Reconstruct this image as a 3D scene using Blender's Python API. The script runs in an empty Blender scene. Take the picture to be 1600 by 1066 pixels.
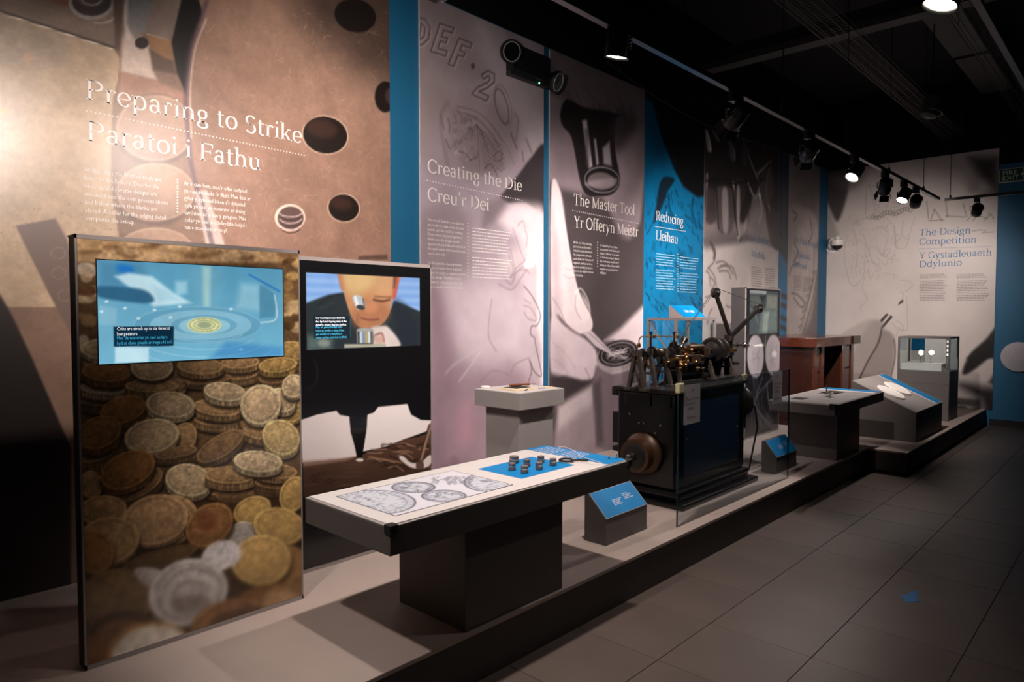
import bpy, bmesh, math, random
import numpy as np
from mathutils import Vector, Matrix
random.seed(7)
RNG = np.random.default_rng(11)
SC = bpy.context.scene
COL = SC.collection
# ------------------------------------------------------------------ camera
EYE = np.array([0.0, 0.0, 1.6])
YAW, PITCH = math.atan2(1006.0, math.hypot(1067.0, 42.0)), math.atan2(42.0, 1067.0)
FWD = np.array([-math.sin(YAW)*math.cos(PITCH), math.cos(YAW)*math.cos(PITCH), -math.sin(PITCH)])
RGT = np.array([math.cos(YAW), math.sin(YAW), 0.0])
UPV = np.cross(RGT, FWD)
cam = bpy.data.cameras.new('camera'); cam.lens = 24.0; cam.sensor_width = 36.0
cam.clip_start = 0.05; cam.clip_end = 60
camo = bpy.data.objects.new('camera', cam); COL.objects.link(camo)
camo.matrix_world = Matrix(((RGT[0], UPV[0], -FWD[0], EYE[0]), (RGT[1], UPV[1], -FWD[1], EYE[1]),
                            (RGT[2], UPV[2], -FWD[2], EYE[2]), (0, 0, 0, 1)))
SC.camera = camo
# ------------------------------------------------------------------ world, exposure
wd = bpy.data.worlds.new('world'); SC.world = wd; wd.use_nodes = True
wd.node_tree.nodes['Background'].inputs[0].default_value = (0.62, 0.78, 1.0, 1)
wd.node_tree.nodes['Background'].inputs[1].default_value = 0.006
SC.view_settings.view_transform = 'Standard'; SC.view_settings.look = 'None'
SC.view_settings.exposure = 0.0; SC.view_settings.gamma = 1.0; SC.view_settings.use_curve_mapping = False
LAMP_COL = (1.0, 0.88, 0.815)
# ------------------------------------------------------------------ room measures (metres)
XW = -3.97      # long graphic wall
YE = 11.8       # end wall
PZ = 0.235      # platform top
XF = -2.10      # platform front
ZC = 5.0        # ceiling
TRX, TRZ = -2.0, 3.03   # lighting track
# measured points of the photograph turned into points on real surfaces
def ray(x, y): return RGT*(x-800)/1067.0 - UPV*(y-533)/1067.0 + FWD
def onx(x, y, X): d = ray(x, y); return EYE + d*(X-EYE[0])/d[0]
def ony(x, y, Y): d = ray(x, y); return EYE + d*(Y-EYE[1])/d[1]
def onz(x, y, Z): d = ray(x, y); return EYE + d*(Z-EYE[2])/d[2]
# ------------------------------------------------------------------ materials
def lin(c):
    c = np.asarray(c, float)/255.0
    return np.where(c <= 0.04045, c/12.92, ((c+0.055)/1.055)**2.4)
MATS = {}
def mat(name, rgb, rough=0.5, metal=0.0, spec=0.5, var=0.06, scale=14.0, bump=0.0, emit=None, estr=0.0, coat=0.0):
    if name in MATS: return MATS[name]
    m = bpy.data.materials.new(name); m.use_nodes = True; nt = m.node_tree; b = nt.nodes['Principled BSDF']
    c = lin(rgb)
    tc = nt.nodes.new('ShaderNodeTexCoord'); nz = nt.nodes.new('ShaderNodeTexNoise')
    nz.inputs['Scale'].default_value = scale; nz.inputs['Detail'].default_value = 4
    rp = nt.nodes.new('ShaderNodeValToRGB')
    rp.color_ramp.elements[0].color = (*(c*(1-var)), 1); rp.color_ramp.elements[1].color = (*np.minimum(c*(1+var), 1), 1)
    rp.color_ramp.elements[0].position = 0.3; rp.color_ramp.elements[1].position = 0.7
    nt.links.new(tc.outputs['Object'], nz.inputs['Vector']); nt.links.new(nz.outputs['Fac'], rp.inputs['Fac'])
    nt.links.new(rp.outputs['Color'], b.inputs['Base Color'])
    b.inputs['Roughness'].default_value = rough; b.inputs['Metallic'].default_value = metal
    b.inputs['Specular IOR Level'].default_value = spec
    if coat: b.inputs['Coat Weight'].default_value = coat; b.inputs['Coat Roughness'].default_value = 0.06
    if bump:
        bp = nt.nodes.new('ShaderNodeBump'); bp.inputs['Strength'].default_value = bump; bp.inputs['Distance'].default_value = 0.002
        n2 = nt.nodes.new('ShaderNodeTexNoise'); n2.inputs['Scale'].default_value = scale*12
        nt.links.new(tc.outputs['Object'], n2.inputs['Vector'])
        nt.links.new(n2.outputs['Fac'], bp.inputs['Height']); nt.links.new(bp.outputs['Normal'], b.inputs['Normal'])
    if emit is not None:
        b.inputs['Emission Color'].default_value = (*lin(emit), 1); b.inputs['Emission Strength'].default_value = estr
    MATS[name] = m; return m
def glassmat(name, tint=(0.93, 0.97, 0.97), refl=1.0):
    if name in MATS: return MATS[name]
    m = bpy.data.materials.new(name); m.use_nodes = True; nt = m.node_tree; nt.nodes.clear()
    o = nt.nodes.new('ShaderNodeOutputMaterial'); mx = nt.nodes.new('ShaderNodeMixShader')
    tr = nt.nodes.new('ShaderNodeBsdfTransparent'); tr.inputs[0].default_value = (*tint, 1)
    gl = nt.nodes.new('ShaderNodeBsdfGlossy'); gl.inputs['Roughness'].default_value = 0.02
    fr = nt.nodes.new('ShaderNodeLayerWeight'); fr.inputs['Blend'].default_value = 0.5
    pw = nt.nodes.new('ShaderNodeMath'); pw.operation = 'POWER'; pw.inputs[1].default_value = 5.0
    mm = nt.nodes.new('ShaderNodeMath'); mm.operation = 'MULTIPLY_ADD'; mm.inputs[1].default_value = 0.9*refl; mm.inputs[2].default_value = 0.04*refl; mm.use_clamp = True
    nt.links.new(fr.outputs['Facing'], pw.inputs[0]); nt.links.new(pw.outputs[0], mm.inputs[0]); nt.links.new(mm.outputs[0], mx.inputs[0])
    nt.links.new(tr.outputs[0], mx.inputs[1]); nt.links.new(gl.outputs[0], mx.inputs[2]); nt.links.new(mx.outputs[0], o.inputs[0])
    MATS[name] = m; return m
def printmat(name, rough=0.45, spec=0.5, emit=0.0, coat=0.0):
    """flat print: colours come from the painted colour attribute of the sheet"""
    if name in MATS: return MATS[name]
    m = bpy.data.materials.new(name); m.use_nodes = True; nt = m.node_tree; b = nt.nodes['Principled BSDF']
    at = nt.nodes.new('ShaderNodeAttribute'); at.attribute_name = 'Col'
    b.inputs['Roughness'].default_value = rough; b.inputs['Specular IOR Level'].default_value = spec
    if emit:
        b.inputs['Base Color'].default_value = (0.01, 0.01, 0.01, 1)
        nt.links.new(at.outputs['Color'], b.inputs['Emission Color']); b.inputs['Emission Strength'].default_value = emit
    else:
        tc = nt.nodes.new('ShaderNodeTexCoord'); nz = nt.nodes.new('ShaderNodeTexNoise'); nz.inputs['Scale'].default_value = 260
        mr = nt.nodes.new('ShaderNodeMapRange'); mr.inputs['To Min'].default_value = 0.9; mr.inputs['To Max'].default_value = 1.08
        mx = nt.nodes.new('ShaderNodeVectorMath'); mx.operation = 'MULTIPLY'
        nt.links.new(tc.outputs['Object'], nz.inputs['Vector']); nt.links.new(nz.outputs['Fac'], mr.inputs['Value'])
        nt.links.new(at.outputs['Color'], mx.inputs[0]); nt.links.new(mr.outputs['Result'], mx.inputs[1])
        nt.links.new(mx.outputs[0], b.inputs['Base Color'])
    if coat: b.inputs['Coat Weight'].default_value = coat; b.inputs['Coat Roughness'].default_value = 0.05
    MATS[name] = m; return m
# ------------------------------------------------------------------ things, parts, mesh building
def thing(name, label, cat, loc=(0, 0, 0), group=None):
    o = bpy.data.objects.new(name, None); o.empty_display_size = 0.1
    COL.objects.link(o); o.location = loc; o['label'] = label; o['category'] = cat
    if group: o['group'] = group
    return o
def tag(o, label, cat, group=None):
    o['label'] = label; o['category'] = cat
    if group: o['group'] = group
    return o
def origin(p):
    v = Vector((0, 0, 0))
    while p is not None: v = v + p.location; p = p.parent
    return v
def new_obj(name, me, parent=None):
    o = bpy.data.objects.new(name, me); COL.objects.link(o)
    if parent is not None: o.parent = parent
    return o
class B:
    """collects shapes given in world metres; obj() links them as one mesh object"""
    def __init__(s): s.bm = bmesh.new()
    def add(s, vs, fs):
        v = [s.bm.verts.new(p) for p in vs]
        for f in fs:
            try: s.bm.faces.new([v[i] for i in f])
            except ValueError: pass
        return s
    def box(s, x0, x1, y0, y1, z0, z1, bev=0.0):
        if bev:
            t = bmesh.new(); bmesh.ops.create_cube(t, size=1.0)
            for v in t.verts: v.co = Vector(((x0+x1)/2+v.co.x*(x1-x0), (y0+y1)/2+v.co.y*(y1-y0), (z0+z1)/2+v.co.z*(z1-z0)))
            bmesh.ops.bevel(t, geom=list(t.edges), offset=bev, segments=2, affect='EDGES', profile=0.6)
            t.verts.index_update()
            s.add([v.co.copy() for v in t.verts], [[v.index for v in f.verts] for f in t.faces]); t.free(); return s
        return s.add([(x, y, z) for x in (x0, x1) for y in (y0, y1) for z in (z0, z1)],
                     [(0, 1, 3, 2), (4, 6, 7, 5), (0, 4, 5, 1), (2, 3, 7, 6), (0, 2, 6, 4), (1, 5, 7, 3)])
    def prism(s, prof, a0, a1, axis='y'):
        """closed profile in the two other axes, extruded along axis"""
        n = len(prof)
        def P(q, a): return (q[0], a, q[1]) if axis == 'y' else ((a, q[0], q[1]) if axis == 'x' else (q[0], q[1], a))
        vs = [P(q, a0) for q in prof]+[P(q, a1) for q in prof]
        fs = [tuple(range(n)), tuple(range(2*n-1, n-1, -1))]+[(i, i+n, (i+1) % n+n, (i+1) % n) for i in range(n)]
        return s.add(vs, fs)
    def lathe(s, prof, p, axis=(0, 0, 1), n=24, cap=True):
        """prof: (radius, height along axis) from p"""
        ax = Vector(axis).normalized(); u = ax.orthogonal().normalized(); w = ax.cross(u); p = Vector(p); vs = []; fs = []
        for r, h in prof:
            for k in range(n):
                a = 2*math.pi*k/n; vs.append(p+ax*h+(u*math.cos(a)+w*math.sin(a))*r)
        for j in range(len(prof)-1):
            for k in range(n): fs.append((j*n+k, j*n+(k+1) % n, (j+1)*n+(k+1) % n, (j+1)*n+k))
        if cap: fs.append(tuple(range(n-1, -1, -1))); fs.append(tuple((len(prof)-1)*n+k for k in range(n)))
        return s.add(vs, fs)
    def rod(s, a, b, r, n=12, r2=None):
        a = Vector(a); b = Vector(b); return s.lathe([(r, 0), (r2 or r, (b-a).length)], a, b-a, n)
    def tube(s, pts, r, n=8):
        for a, b in zip(pts[:-1], pts[1:]): s.rod(a, b, r, n)
        return s
    def bar(s, a, b, w, t, up=(0, 0, 1)):
        """flat bar from a to b, width w along side, thickness t"""
        a = Vector(a); b = Vector(b); d = (b-a).normalized(); u = Vector(up); sd = d.cross(u).normalized(); u2 = sd.cross(d).normalized()
        vs = [p+sd*i*w/2+u2*j*t/2 for p in (a, b) for i, j in ((-1, -1), (1, -1), (1, 1), (-1, 1))]
        return s.add(vs, [(3, 2, 1, 0), (4, 5, 6, 7), (0, 1, 5, 4), (1, 2, 6, 5), (2, 3, 7, 6), (3, 0, 4, 7)])
    def torus(s, c, axis, R, r, n=28, m=8):
        ax = Vector(axis).normalized(); u = ax.orthogonal().normalized(); w = ax.cross(u); c = Vector(c); vs = []; fs = []
        for i in range(n):
            a = 2*math.pi*i/n; d = u*math.cos(a)+w*math.sin(a)
            for j in range(m):
                q = 2*math.pi*j/m; vs.append(c+d*(R+r*math.cos(q))+ax*r*math.sin(q))
        for i in range(n):
            for j in range(m): fs.append((i*m+j, ((i+1) % n)*m+j, ((i+1) % n)*m+(j+1) % m, i*m+(j+1) % m))
        return s.add(vs, fs)
    def ball(s, c, r, n=14):
        pr = [(max(1e-4, r*math.sin(math.pi*k/n)), -r*math.cos(math.pi*k/n)) for k in range(n+1)]
        return s.lathe(pr, c, (0, 0, 1), n*2, False)
    def obj(s, name, m, parent=None, smooth=False, lift=None):
        bmesh.ops.recalc_face_normals(s.bm, faces=s.bm.faces)
        me = bpy.data.meshes.new(name); o0 = origin(parent)
        if lift is not None: o0 = o0+Vector(lift)
        bmesh.ops.translate(s.bm, verts=s.bm.verts, vec=-o0)
        s.bm.to_mesh(me); s.bm.free(); me.materials.append(m)
        if smooth:
            me.polygons.foreach_set('use_smooth', [True]*len(me.polygons))
            try: me.set_sharp_from_angle(angle=math.radians(38))
            except Exception: pass
        o = new_obj(name, me, parent)
        if lift is not None: o.location = lift
        return o
def struct(o): o['kind'] = 'structure'; return o
# ------------------------------------------------------------------ painter for flat prints
def vnoise(U, V, seed=0):
    g = np.random.default_rng(seed).random((64, 64))
    i = np.floor(U).astype(int); j = np.floor(V).astype(int); a = U-i; b = V-j
    a = a*a*(3-2*a); b = b*b*(3-2*b); i %= 64; j %= 64; i2 = (i+1) % 64; j2 = (j+1) % 64
    return (g[i, j]*(1-a)+g[i2, j]*a)*(1-b)+(g[i, j2]*(1-a)+g[i2, j2]*a)*b
def fbm(U, V, o=4, seed=0):
    r = 0; w = 0.5
    for k in range(o): r = r+w*vnoise(U*2**k+3.1*k, V*2**k+1.7*k, seed+k); w *= 0.5
    return r/(1-0.5**o)
def smooth_pts(p, closed, n=6):
    p = np.asarray(p, float); N = len(p); out = []
    for i in range(N if closed else N-1):
        if closed: a, b, c, d = p[i-1], p[i], p[(i+1) % N], p[(i+2) % N]
        else: a, b, c, d = p[max(i-1, 0)], p[i], p[i+1], p[min(i+2, N-1)]
        for k in range(n):
            t = k/n
            out.append(0.5*((2*b)+(-a+c)*t+(2*a-5*b+4*c-d)*t*t+(-a+3*b-3*c+d)*t**3))
    if not closed: out.append(p[-1])
    return np.array(out)
class Sheet:
    """grid in a plane; conv turns a measured point into (s,t) metres of that plane"""
    def __init__(s, s0, s1, t0, t1, ns, nt, conv, base=(128, 128, 128)):
        s.s0, s.s1, s.t0, s.t1, s.ns, s.nt, s.conv = s0, s1, t0, t1, ns, nt, conv
        S, T = np.meshgrid(np.linspace(s0, s1, ns), np.linspace(t0, t1, nt)); s.S = S.ravel(); s.T = T.ravel()
        s.C = np.tile(np.array(base, float), (ns*nt, 1))
    def pt(s, x, y): return np.array(s.conv(x, y))
    def px(s, x, y):
        o = s.pt(x, y); return 0.5*(np.linalg.norm(s.pt(x+1, y)-o)+np.linalg.norm(s.pt(x, y+1)-o))
    def mix(s, idx, a, col):
        col = np.asarray(col, float); s.C[idx] = s.C[idx]*(1-a[:, None])+col*a[:, None]
    def _sel(s, q, m):
        return np.nonzero((s.S > q[:, 0].min()-m) & (s.S < q[:, 0].max()+m) & (s.T > q[:, 1].min()-m) & (s.T < q[:, 1].max()+m))[0]
    def sdf(s, q, idx, closed=True):
        X = s.S[idx]; Y = s.T[idx]; d = np.full(len(idx), 1e9); ins = np.zeros(len(idx), bool); N = len(q)
        for i in range(N if closed else N-1):
            ax, ay = q[i]; bx, by = q[(i+1) % N]; ex, ey = bx-ax, by-ay; L = ex*ex+ey*ey+1e-12
            t = np.clip(((X-ax)*ex+(Y-ay)*ey)/L, 0, 1); d = np.minimum(d, (X-ax-t*ex)**2+(Y-ay-t*ey)**2)
            if closed:
                c = ((ay > Y) != (by > Y)); ins ^= c & (X < ex*(Y-ay)/(ey if abs(ey) > 1e-12 else 1e-12)+ax)
        d = np.sqrt(d); return np.where(ins, -d, d) if closed else d
    def poly(s, pts, col, blur=2.0, a=1.0, sm=False, col2=None):
        if sm: pts = smooth_pts(pts, True)
        pts = np.asarray(pts, float); c = pts.mean(0); k = s.px(*c)*max(blur, 0.6)
        q = np.array([s.pt(*p) for p in pts]); idx = s._sel(q, k)
        if len(idx) == 0: return
        d = s.sdf(q, idx); w = np.clip(0.5-d/(2*k), 0, 1); w = w*w*(3-2*w)*a
        if col2 is not None:
            f = ((s.T[idx]-q[:, 1].min())/(np.ptp(q[:, 1])+1e-9))[:, None]; f = np.clip(f, 0, 1)
            cc = np.array(col2, float)*(1-f)+np.array(col, float)*f     # col at the top, col2 at the bottom
            s.C[idx] = s.C[idx]*(1-w[:, None])+cc*w[:, None]
        else: s.mix(idx, w, col)
    def line(s, pts, col, w=1.5, blur=1.0, a=1.0, sm=True):
        if sm and len(pts) > 2: pts = smooth_pts(pts, False)
        pts = np.asarray(pts, float); k = s.px(*pts.mean(0)); q = np.array([s.pt(*p) for p in pts])
        idx = s._sel(q, k*(w+blur))
        if len(idx) == 0: return
        d = s.sdf(q, idx, False); h = w*k/2; b = max(blur, 0.5)*k
        s.mix(idx, np.clip(0.5-(d-h)/(2*b), 0, 1)*a, col)
    def ell(s, cx, cy, rx, ry, col, blur=2.0, a=1.0, rot=0, col2=None, n=30):
        r = math.radians(rot); p = []
        for k in range(n):
            t = 2*math.pi*k/n; u, v = rx*math.cos(t), ry*math.sin(t); p.append((cx+u*math.cos(r)-v*math.sin(r), cy+u*math.sin(r)+v*math.cos(r)))
        s.poly(p, col, blur, a, False, col2)
    def ring(s, cx, cy, rx, ry, col, w=1.5, blur=1.0, a=1.0, rot=0, t0=0, t1=360, n=30):
        r = math.radians(rot); p = []
        for k in range(n+1):
            t = math.radians(t0+(t1-t0)*k/n); u, v = rx*math.cos(t), ry*math.sin(t); p.append((cx+u*math.cos(r)-v*math.sin(r), cy+u*math.sin(r)+v*math.cos(r)))
        s.line(p, col, w, blur, a, False)
    def mottle(s, scale, amp, o=4, seed=0, stretch=1.0):
        n = fbm(s.S*scale+9, s.T*scale*stretch+5, o, seed); s.C *= (1+(n-0.5)*2*amp)[:, None]
    def grad(s, p0, p1, col, a0, a1):
        q0 = s.pt(*p0); q1 = s.pt(*p1); d = q1-q0; f = np.clip(((s.S-q0[0])*d[0]+(s.T-q0[1])*d[1])/(d@d), 0, 1)
        s.mix(slice(None), a0+(a1-a0)*f, col)
    def soften(s, px=1):
        g = s.C.reshape(s.nt, s.ns, 3)
        for _ in range(px):
            p = np.pad(g, ((1, 1), (1, 1), (0, 0)), mode='edge')
            g = (p[1:-1, 1:-1]*4+p[:-2, 1:-1]*2+p[2:, 1:-1]*2+p[1:-1, :-2]*2+p[1:-1, 2:]*2+p[:-2, :-2]+p[2:, 2:]+p[:-2, 2:]+p[2:, :-2])/16
        s.C = g.reshape(-1, 3)
    def defocus(s, y_from, y_to, n):
        """shallow focus of the printed photograph: blur grows from y_from to y_to"""
        sharp = s.C.copy(); s.soften(n); xm = 300; t0, t1 = s.pt(xm, y_from)[1], s.pt(xm, y_to)[1]
        f = np.clip((s.T-t0)/(t1-t0), 0, 1)[:, None]; s.C = sharp*(1-f)+s.C*f
    def build(s, name, place, m, parent, flip=False):
        """place(S,T) -> xyz arrays in world"""
        X, Y, Z = place(s.S, s.T); o0 = origin(parent); n = s.ns*s.nt
        co = np.stack([X-o0.x, Y-o0.y, Z-o0.z], 1).astype(np.float32)
        i = (np.arange(s.nt-1)[:, None]*s.ns+np.arange(s.ns-1)[None, :]).ravel()
        q = np.stack([i, i+1, i+1+s.ns, i+s.ns], 1)
        if flip: q = q[:, ::-1]
        me = bpy.data.meshes.new(name); me.vertices.add(n); me.vertices.foreach_set('co', co.ravel())
        me.loops.add(len(q)*4); me.loops.foreach_set('vertex_index', q.ravel().astype(np.int32))
        me.polygons.add(len(q)); me.polygons.foreach_set('loop_start', np.arange(0, len(q)*4, 4, dtype=np.int32))
        me.update(calc_edges=True); me.materials.append(m)
        at = me.color_attributes.new('Col', 'FLOAT_COLOR', 'POINT')
        c = np.ones((n, 4), np.float32); c[:, :3] = lin(np.clip(s.C, 0, 255)); at.data.foreach_set('color', c.ravel())
        return new_obj(name, me, parent)
# ------------------------------------------------------------------ lettering
TH, TN = 0.086, 0.036
def gV(x, y0, y1, w=TH): return [[(x-w/2, y0), (x+w/2, y0), (x+w/2, y1), (x-w/2, y1)]]
def gS(x, y, l=0.095, t=0.031): return [[(x-l, y-t/2), (x+l, y-t/2), (x+l, y+t/2), (x-l, y+t/2)]]
def gL(x0, y0, x1, y1, w=TH):
    return [[(x0-w/2, y0), (x0+w/2, y0), (x1+w/2, y1), (x1-w/2, y1)]] if abs(y1-y0) > abs(x1-x0)*0.3 else [[(x0, y0-w/2), (x1, y1-w/2), (x1, y1+w/2), (x0, y0+w/2)]]
def gA(cx, cy, rx, ry, a0=0, a1=360, th=TH, tn=TN):
    n = max(6, int(abs(a1-a0)/18)); out = []; pr = None
    for k in range(n+1):
        a = math.radians(a0+(a1-a0)*k/n); w = (tn+(th-tn)*abs(math.cos(a)))/2
        cur = ((cx+(rx-w)*math.cos(a), cy+(ry-w)*math.sin(a)), (cx+(rx+w)*math.cos(a), cy+(ry+w)*math.sin(a)))
        if pr: out.append([pr[0], pr[1], cur[1], cur[0]])
        pr = cur
    return out
def gD(x, y, r=0.052): return [[(x+r*math.cos(k*math.pi/4), y+r*math.sin(k*math.pi/4)) for k in range(8)]]
def _n(w=0.56): return gV(.12, 0, .48)+gS(.12, .017)+gS(.07, .463, .055)+gA(.27, .30, .15, .17, 0, 150)+gV(.42, 0, .32)+gS(.42, .017)
GL = {
 ' ': (.25, []),
 'a': (.46, gV(.33, 0, .34)+gA(.21, .33, .12, .15, 0, 165)+gA(.2, .14, .13, .13, 40, 320)+gL(.33, .03, .42, .05, .04)),
 'c': (.42, gA(.24, .24, .17, .24, 45, 315)+gD(.35, .39, .04)),
 'd': (.54, gV(.41, 0, .74)+gS(.36, .723, .055)+gS(.45, .017, .06)+gA(.24, .24, .17, .24, 30, 330)),
 'e': (.45, gA(.23, .24, .18, .24, 0, 320)+gL(.06, .25, .41, .25, .035)),
 'f': (.32, gV(.13, 0, .6)+gS(.13, .017)+gA(.23, .6, .1, .13, 60, 180)+gS(.17, .46, .13)+gD(.29, .69, .035)),
 'g': (.48, gA(.22, .32, .14, .16)+gA(.22, -.08, .17, .12)+gL(.13, .18, .12, .05, .05)+gL(.14, .06, .3, .03, .06)+gL(.33, .42, .44, .46, .045)),
 'h': (.56, gV(.12, 0, .74)+gS(.07, .723, .055)+gS(.12, .017)+gA(.27, .30, .15, .17, 0, 150)+gV(.42, 0, .32)+gS(.42, .017)),
 'i': (.26, gV(.13, 0, .48)+gS(.13, .017)+gS(.08, .463, .055)+gD(.13, .65)),
 'k': (.54, gV(.12, 0, .74)+gS(.07, .723, .055)+gS(.12, .017)+gL(.17, .2, .38, .46, .05)+gL(.42, .0, .24, .28, .09)+gS(.4, .463, .08)+gS(.44, .017, .08)),
 'l': (.26, gV(.13, 0, .74)+gS(.13, .017)+gS(.08, .723, .055)),
 'm': (.84, _n()+gA(.57, .30, .15, .17, 0, 150)+gV(.72, 0, .32)+gS(.72, .017)),
 'n': (.56, _n()),
 'o': (.5, gA(.25, .24, .19, .24)),
 'p': (.55, gV(.12, -.22, .48)+gS(.12, -.205)+gS(.07, .463, .055)+gA(.28, .24, .17, .24, -150, 150)),
 'r': (.38, gV(.12, 0, .48)+gS(.12, .017)+gS(.07, .463, .055)+gA(.26, .33, .13, .14, 70, 160)+gD(.31, .43, .045)),
 's': (.38, gA(.19, .36, .11, .11, 30, 270)+gA(.19, .12, .12, .12, -150, 90)+gL(.1, .29, .28, .19, .06)),
 't': (.34, gV(.14, .1, .6, .08)+gA(.23, .11, .1, .11, 180, 300)+gS(.17, .463, .13)),
 'u': (.56, gV(.12, .16, .48)+gS(.08, .463, .07)+gA(.27, .17, .15, .17, 180, 340)+gV(.42, 0, .48)+gS(.38, .463, .07)+gS(.46, .017, .055)),
 'y': (.5, gL(.24, .02, .1, .47, .09)+gL(.24, .02, .4, .47, .05)+gL(.12, -.2, .24, .03, .05)+gS(.1, .463, .1)+gS(.4, .463, .085)+gD(.1, -.19, .045)),
 "'": (.2, gV(.1, .56, .76, .06)),
 'C': (.64, gA(.36, .34, .29, .35, 40, 320)+gV(.58, .48, .66, .04)),
 'D': (.72, gV(.14, 0, .68)+gS(.14, .017)+gS(.14, .663)+gA(.3, .34, .33, .335, -90, 90)+gS(.24, .017, .1)+gS(.24, .663, .1)),
 'F': (.56, gV(.14, 0, .68)+gS(.14, .017)+gS(.3, .663, .23)+gS(.28, .36, .16)+gV(.51, .52, .67, .04)+gV(.43, .28, .44, .035)),
 'G': (.7, gA(.36, .34, .29, .35, 40, 320)+gV(.58, .05, .3)+gS(.56, .3, .11)),
 'L': (.54, gV(.14, 0, .68)+gS(.14, .663)+gS(.3, .017, .23)+gV(.5, .01, .18, .04)),
 'M': (.86, gV(.14, 0, .68, .05)+gV(.7, 0, .68)+gL(.42, .02, .15, .67, .09)+gL(.42, .02, .69, .67, .045)+gS(.14, .017)+gS(.7, .017)+gS(.11, .663, .07)+gS(.74, .663, .07)),
 'O': (.74, gA(.37, .34, .31, .35)),
 'P': (.58, gV(.14, 0, .68)+gS(.14, .017)+gS(.14, .663)+gA(.27, .5, .24, .165, -90, 90)+gS(.22, .663, .08)+gS(.22, .335, .08)),
 'R': (.64, gV(.14, 0, .68)+gS(.14, .017)+gS(.14, .663)+gA(.27, .5, .22, .165, -90, 90)+gS(.22, .663, .08)+gS(.22, .335, .08)+gL(.56, 0, .3, .34, .095)+gS(.58, .017, .07)),
 'S': (.52, gA(.27, .51, .17, .17, 30, 270)+gA(.26, .17, .18, .17, -150, 90)+gL(.14, .42, .38, .26, .085)),
 'T': (.62, gV(.31, 0, .68)+gS(.31, .017, .11)+gS(.31, .663, .27)+gV(.06, .5, .67, .04)+gV(.56, .5, .67, .04)),
 'Y': (.64, gV(.32, 0, .34)+gS(.32, .017, .11)+gL(.32, .32, .12, .66, .09)+gL(.32, .32, .54, .66, .05)+gS(.12, .663, .1)+gS(.54, .663, .09)),
}
def letters(text):
    x = 0; polys = []
    for ch in text:
        w, gl = GL.get(ch, GL[' ']); polys += [[(px+x, py) for px, py in g] for g in gl]; x += w
    return polys, x
def lettering(name, text, p0, p1, cap, m, parent, place):
    """serif heading from plane point p0 (baseline start) to p1 (baseline end); cap = capital height in metres"""
    polys, w = letters(text); p0 = np.asarray(p0); p1 = np.asarray(p1); d = (p1-p0); L = np.linalg.norm(d); e = d/L; nrm = np.array([-e[1], e[0]])
    if abs(e[0]) > 0 and nrm[1] < 0: nrm = -nrm
    kx = L/(w-0.06); ky = cap/0.69; x0 = 0.0
    for word in text.split(' '):            # each word is a part of its panel
        polys, ww = letters(word); b = B()
        for g in polys:
            pts = [p0+e*(q[0]+x0-0.03)*kx+nrm*q[1]*ky for q in g]; b.add([place(*q) for q in pts], [tuple(range(len(pts)))])
        b.obj(name, m, parent); x0 += ww+GL[' '][0]
def sans(name, lines, p0, size, lead, m, parent, place, sx=1.0, right=(1, 0), fit=None):
    """plain small print, one mesh; p0 top-left baseline in plane metres"""
    b = B(); p0 = np.asarray(p0, float)
    cu = bpy.data.curves.new('txt', 'FONT'); cu.body = '\n'.join(lines); cu.size = size; cu.space_line = lead/size; cu.resolution_u = 1
    o = bpy.data.objects.new('txt', cu); COL.objects.link(o); dg = bpy.context.evaluated_depsgraph_get()
    me = bpy.data.meshes.new_from_object(o.evaluated_get(dg)); bpy.data.objects.remove(o); bpy.data.curves.remove(cu)
    if fit: sx = fit/max(v.co.x for v in me.vertices)
    vs = [place(*(p0+np.array([v.co.x*sx*right[0], v.co.y]))) for v in me.vertices]
    b.add(vs, [tuple(p.vertices) for p in me.polygons]); bpy.data.meshes.remove(me)
    o = b.obj(name, m, parent); o['kind'] = 'stuff'; return o
def greek(name, rows, m, parent, place):
    """far small print too small to read: rows of word-length strokes; rows = (s0, s1, t, h)"""
    b = B()
    for s0, s1, t, h in rows:
        x = s0; sg = 1 if s1 > s0 else -1
        while (s1-x)*sg > h:
            w = min(h*random.uniform(1.6, 5.2), abs(s1-x)); y0 = t; 
            b.add([place(x, y0), place(x+sg*w, y0), place(x+sg*w, y0+h), place(x, y0+h)], [(0, 1, 2, 3)]); x += sg*(w+h*0.8)
    o = b.obj(name, m, parent); o['kind'] = 'stuff'; return o
def dots(name, p0, p1, n, r, m, parent, place):
    b = B(); p0 = np.asarray(p0); p1 = np.asarray(p1)
    for k in range(n):
        c = p0+(p1-p0)*k/(n-1); b.add([place(c[0]+r*math.cos(a*math.pi/3), c[1]+r*math.sin(a*math.pi/3)) for a in range(6)], [tuple(range(6))])
    o = b.obj(name, m, parent); o['kind'] = 'stuff'; return o
# ------------------------------------------------------------------ the room
m_blue = mat('blue_wall_paint', (16, 88, 124), 0.6, var=0.03, scale=3)
m_black = mat('black_paint', (14, 14, 16), 0.6)
m_ceil = mat('ceiling_black', (13, 13, 15), 0.9)
m_plat = mat('platform_grey_beige_paint', (168, 152, 144), 0.55, var=0.03, scale=5, spec=0.3)
m_platside = mat('platform_side_dark_grey', (70, 64, 62), 0.55, spec=0.3)
m_grey = mat('grey_laminate', (148, 142, 140), 0.5, var=0.03, scale=8, spec=0.35)
m_dgrey = mat('dark_grey_laminate', (96, 91, 90), 0.5, var=0.03, scale=8, spec=0.35)
m_tile = mat('floor_tile_brown_grey', (84, 73, 68), 0.42, var=0.10, scale=2.2, bump=0.05, spec=0.35)
m_grout = mat('floor_grout_dark', (62, 54, 50), 0.8)
fl = struct(B().box(-5.0, 4.0, -2.5, 13.0, -0.1, -0.004).obj('floor', m_grout))
P_ = 0.51
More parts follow.
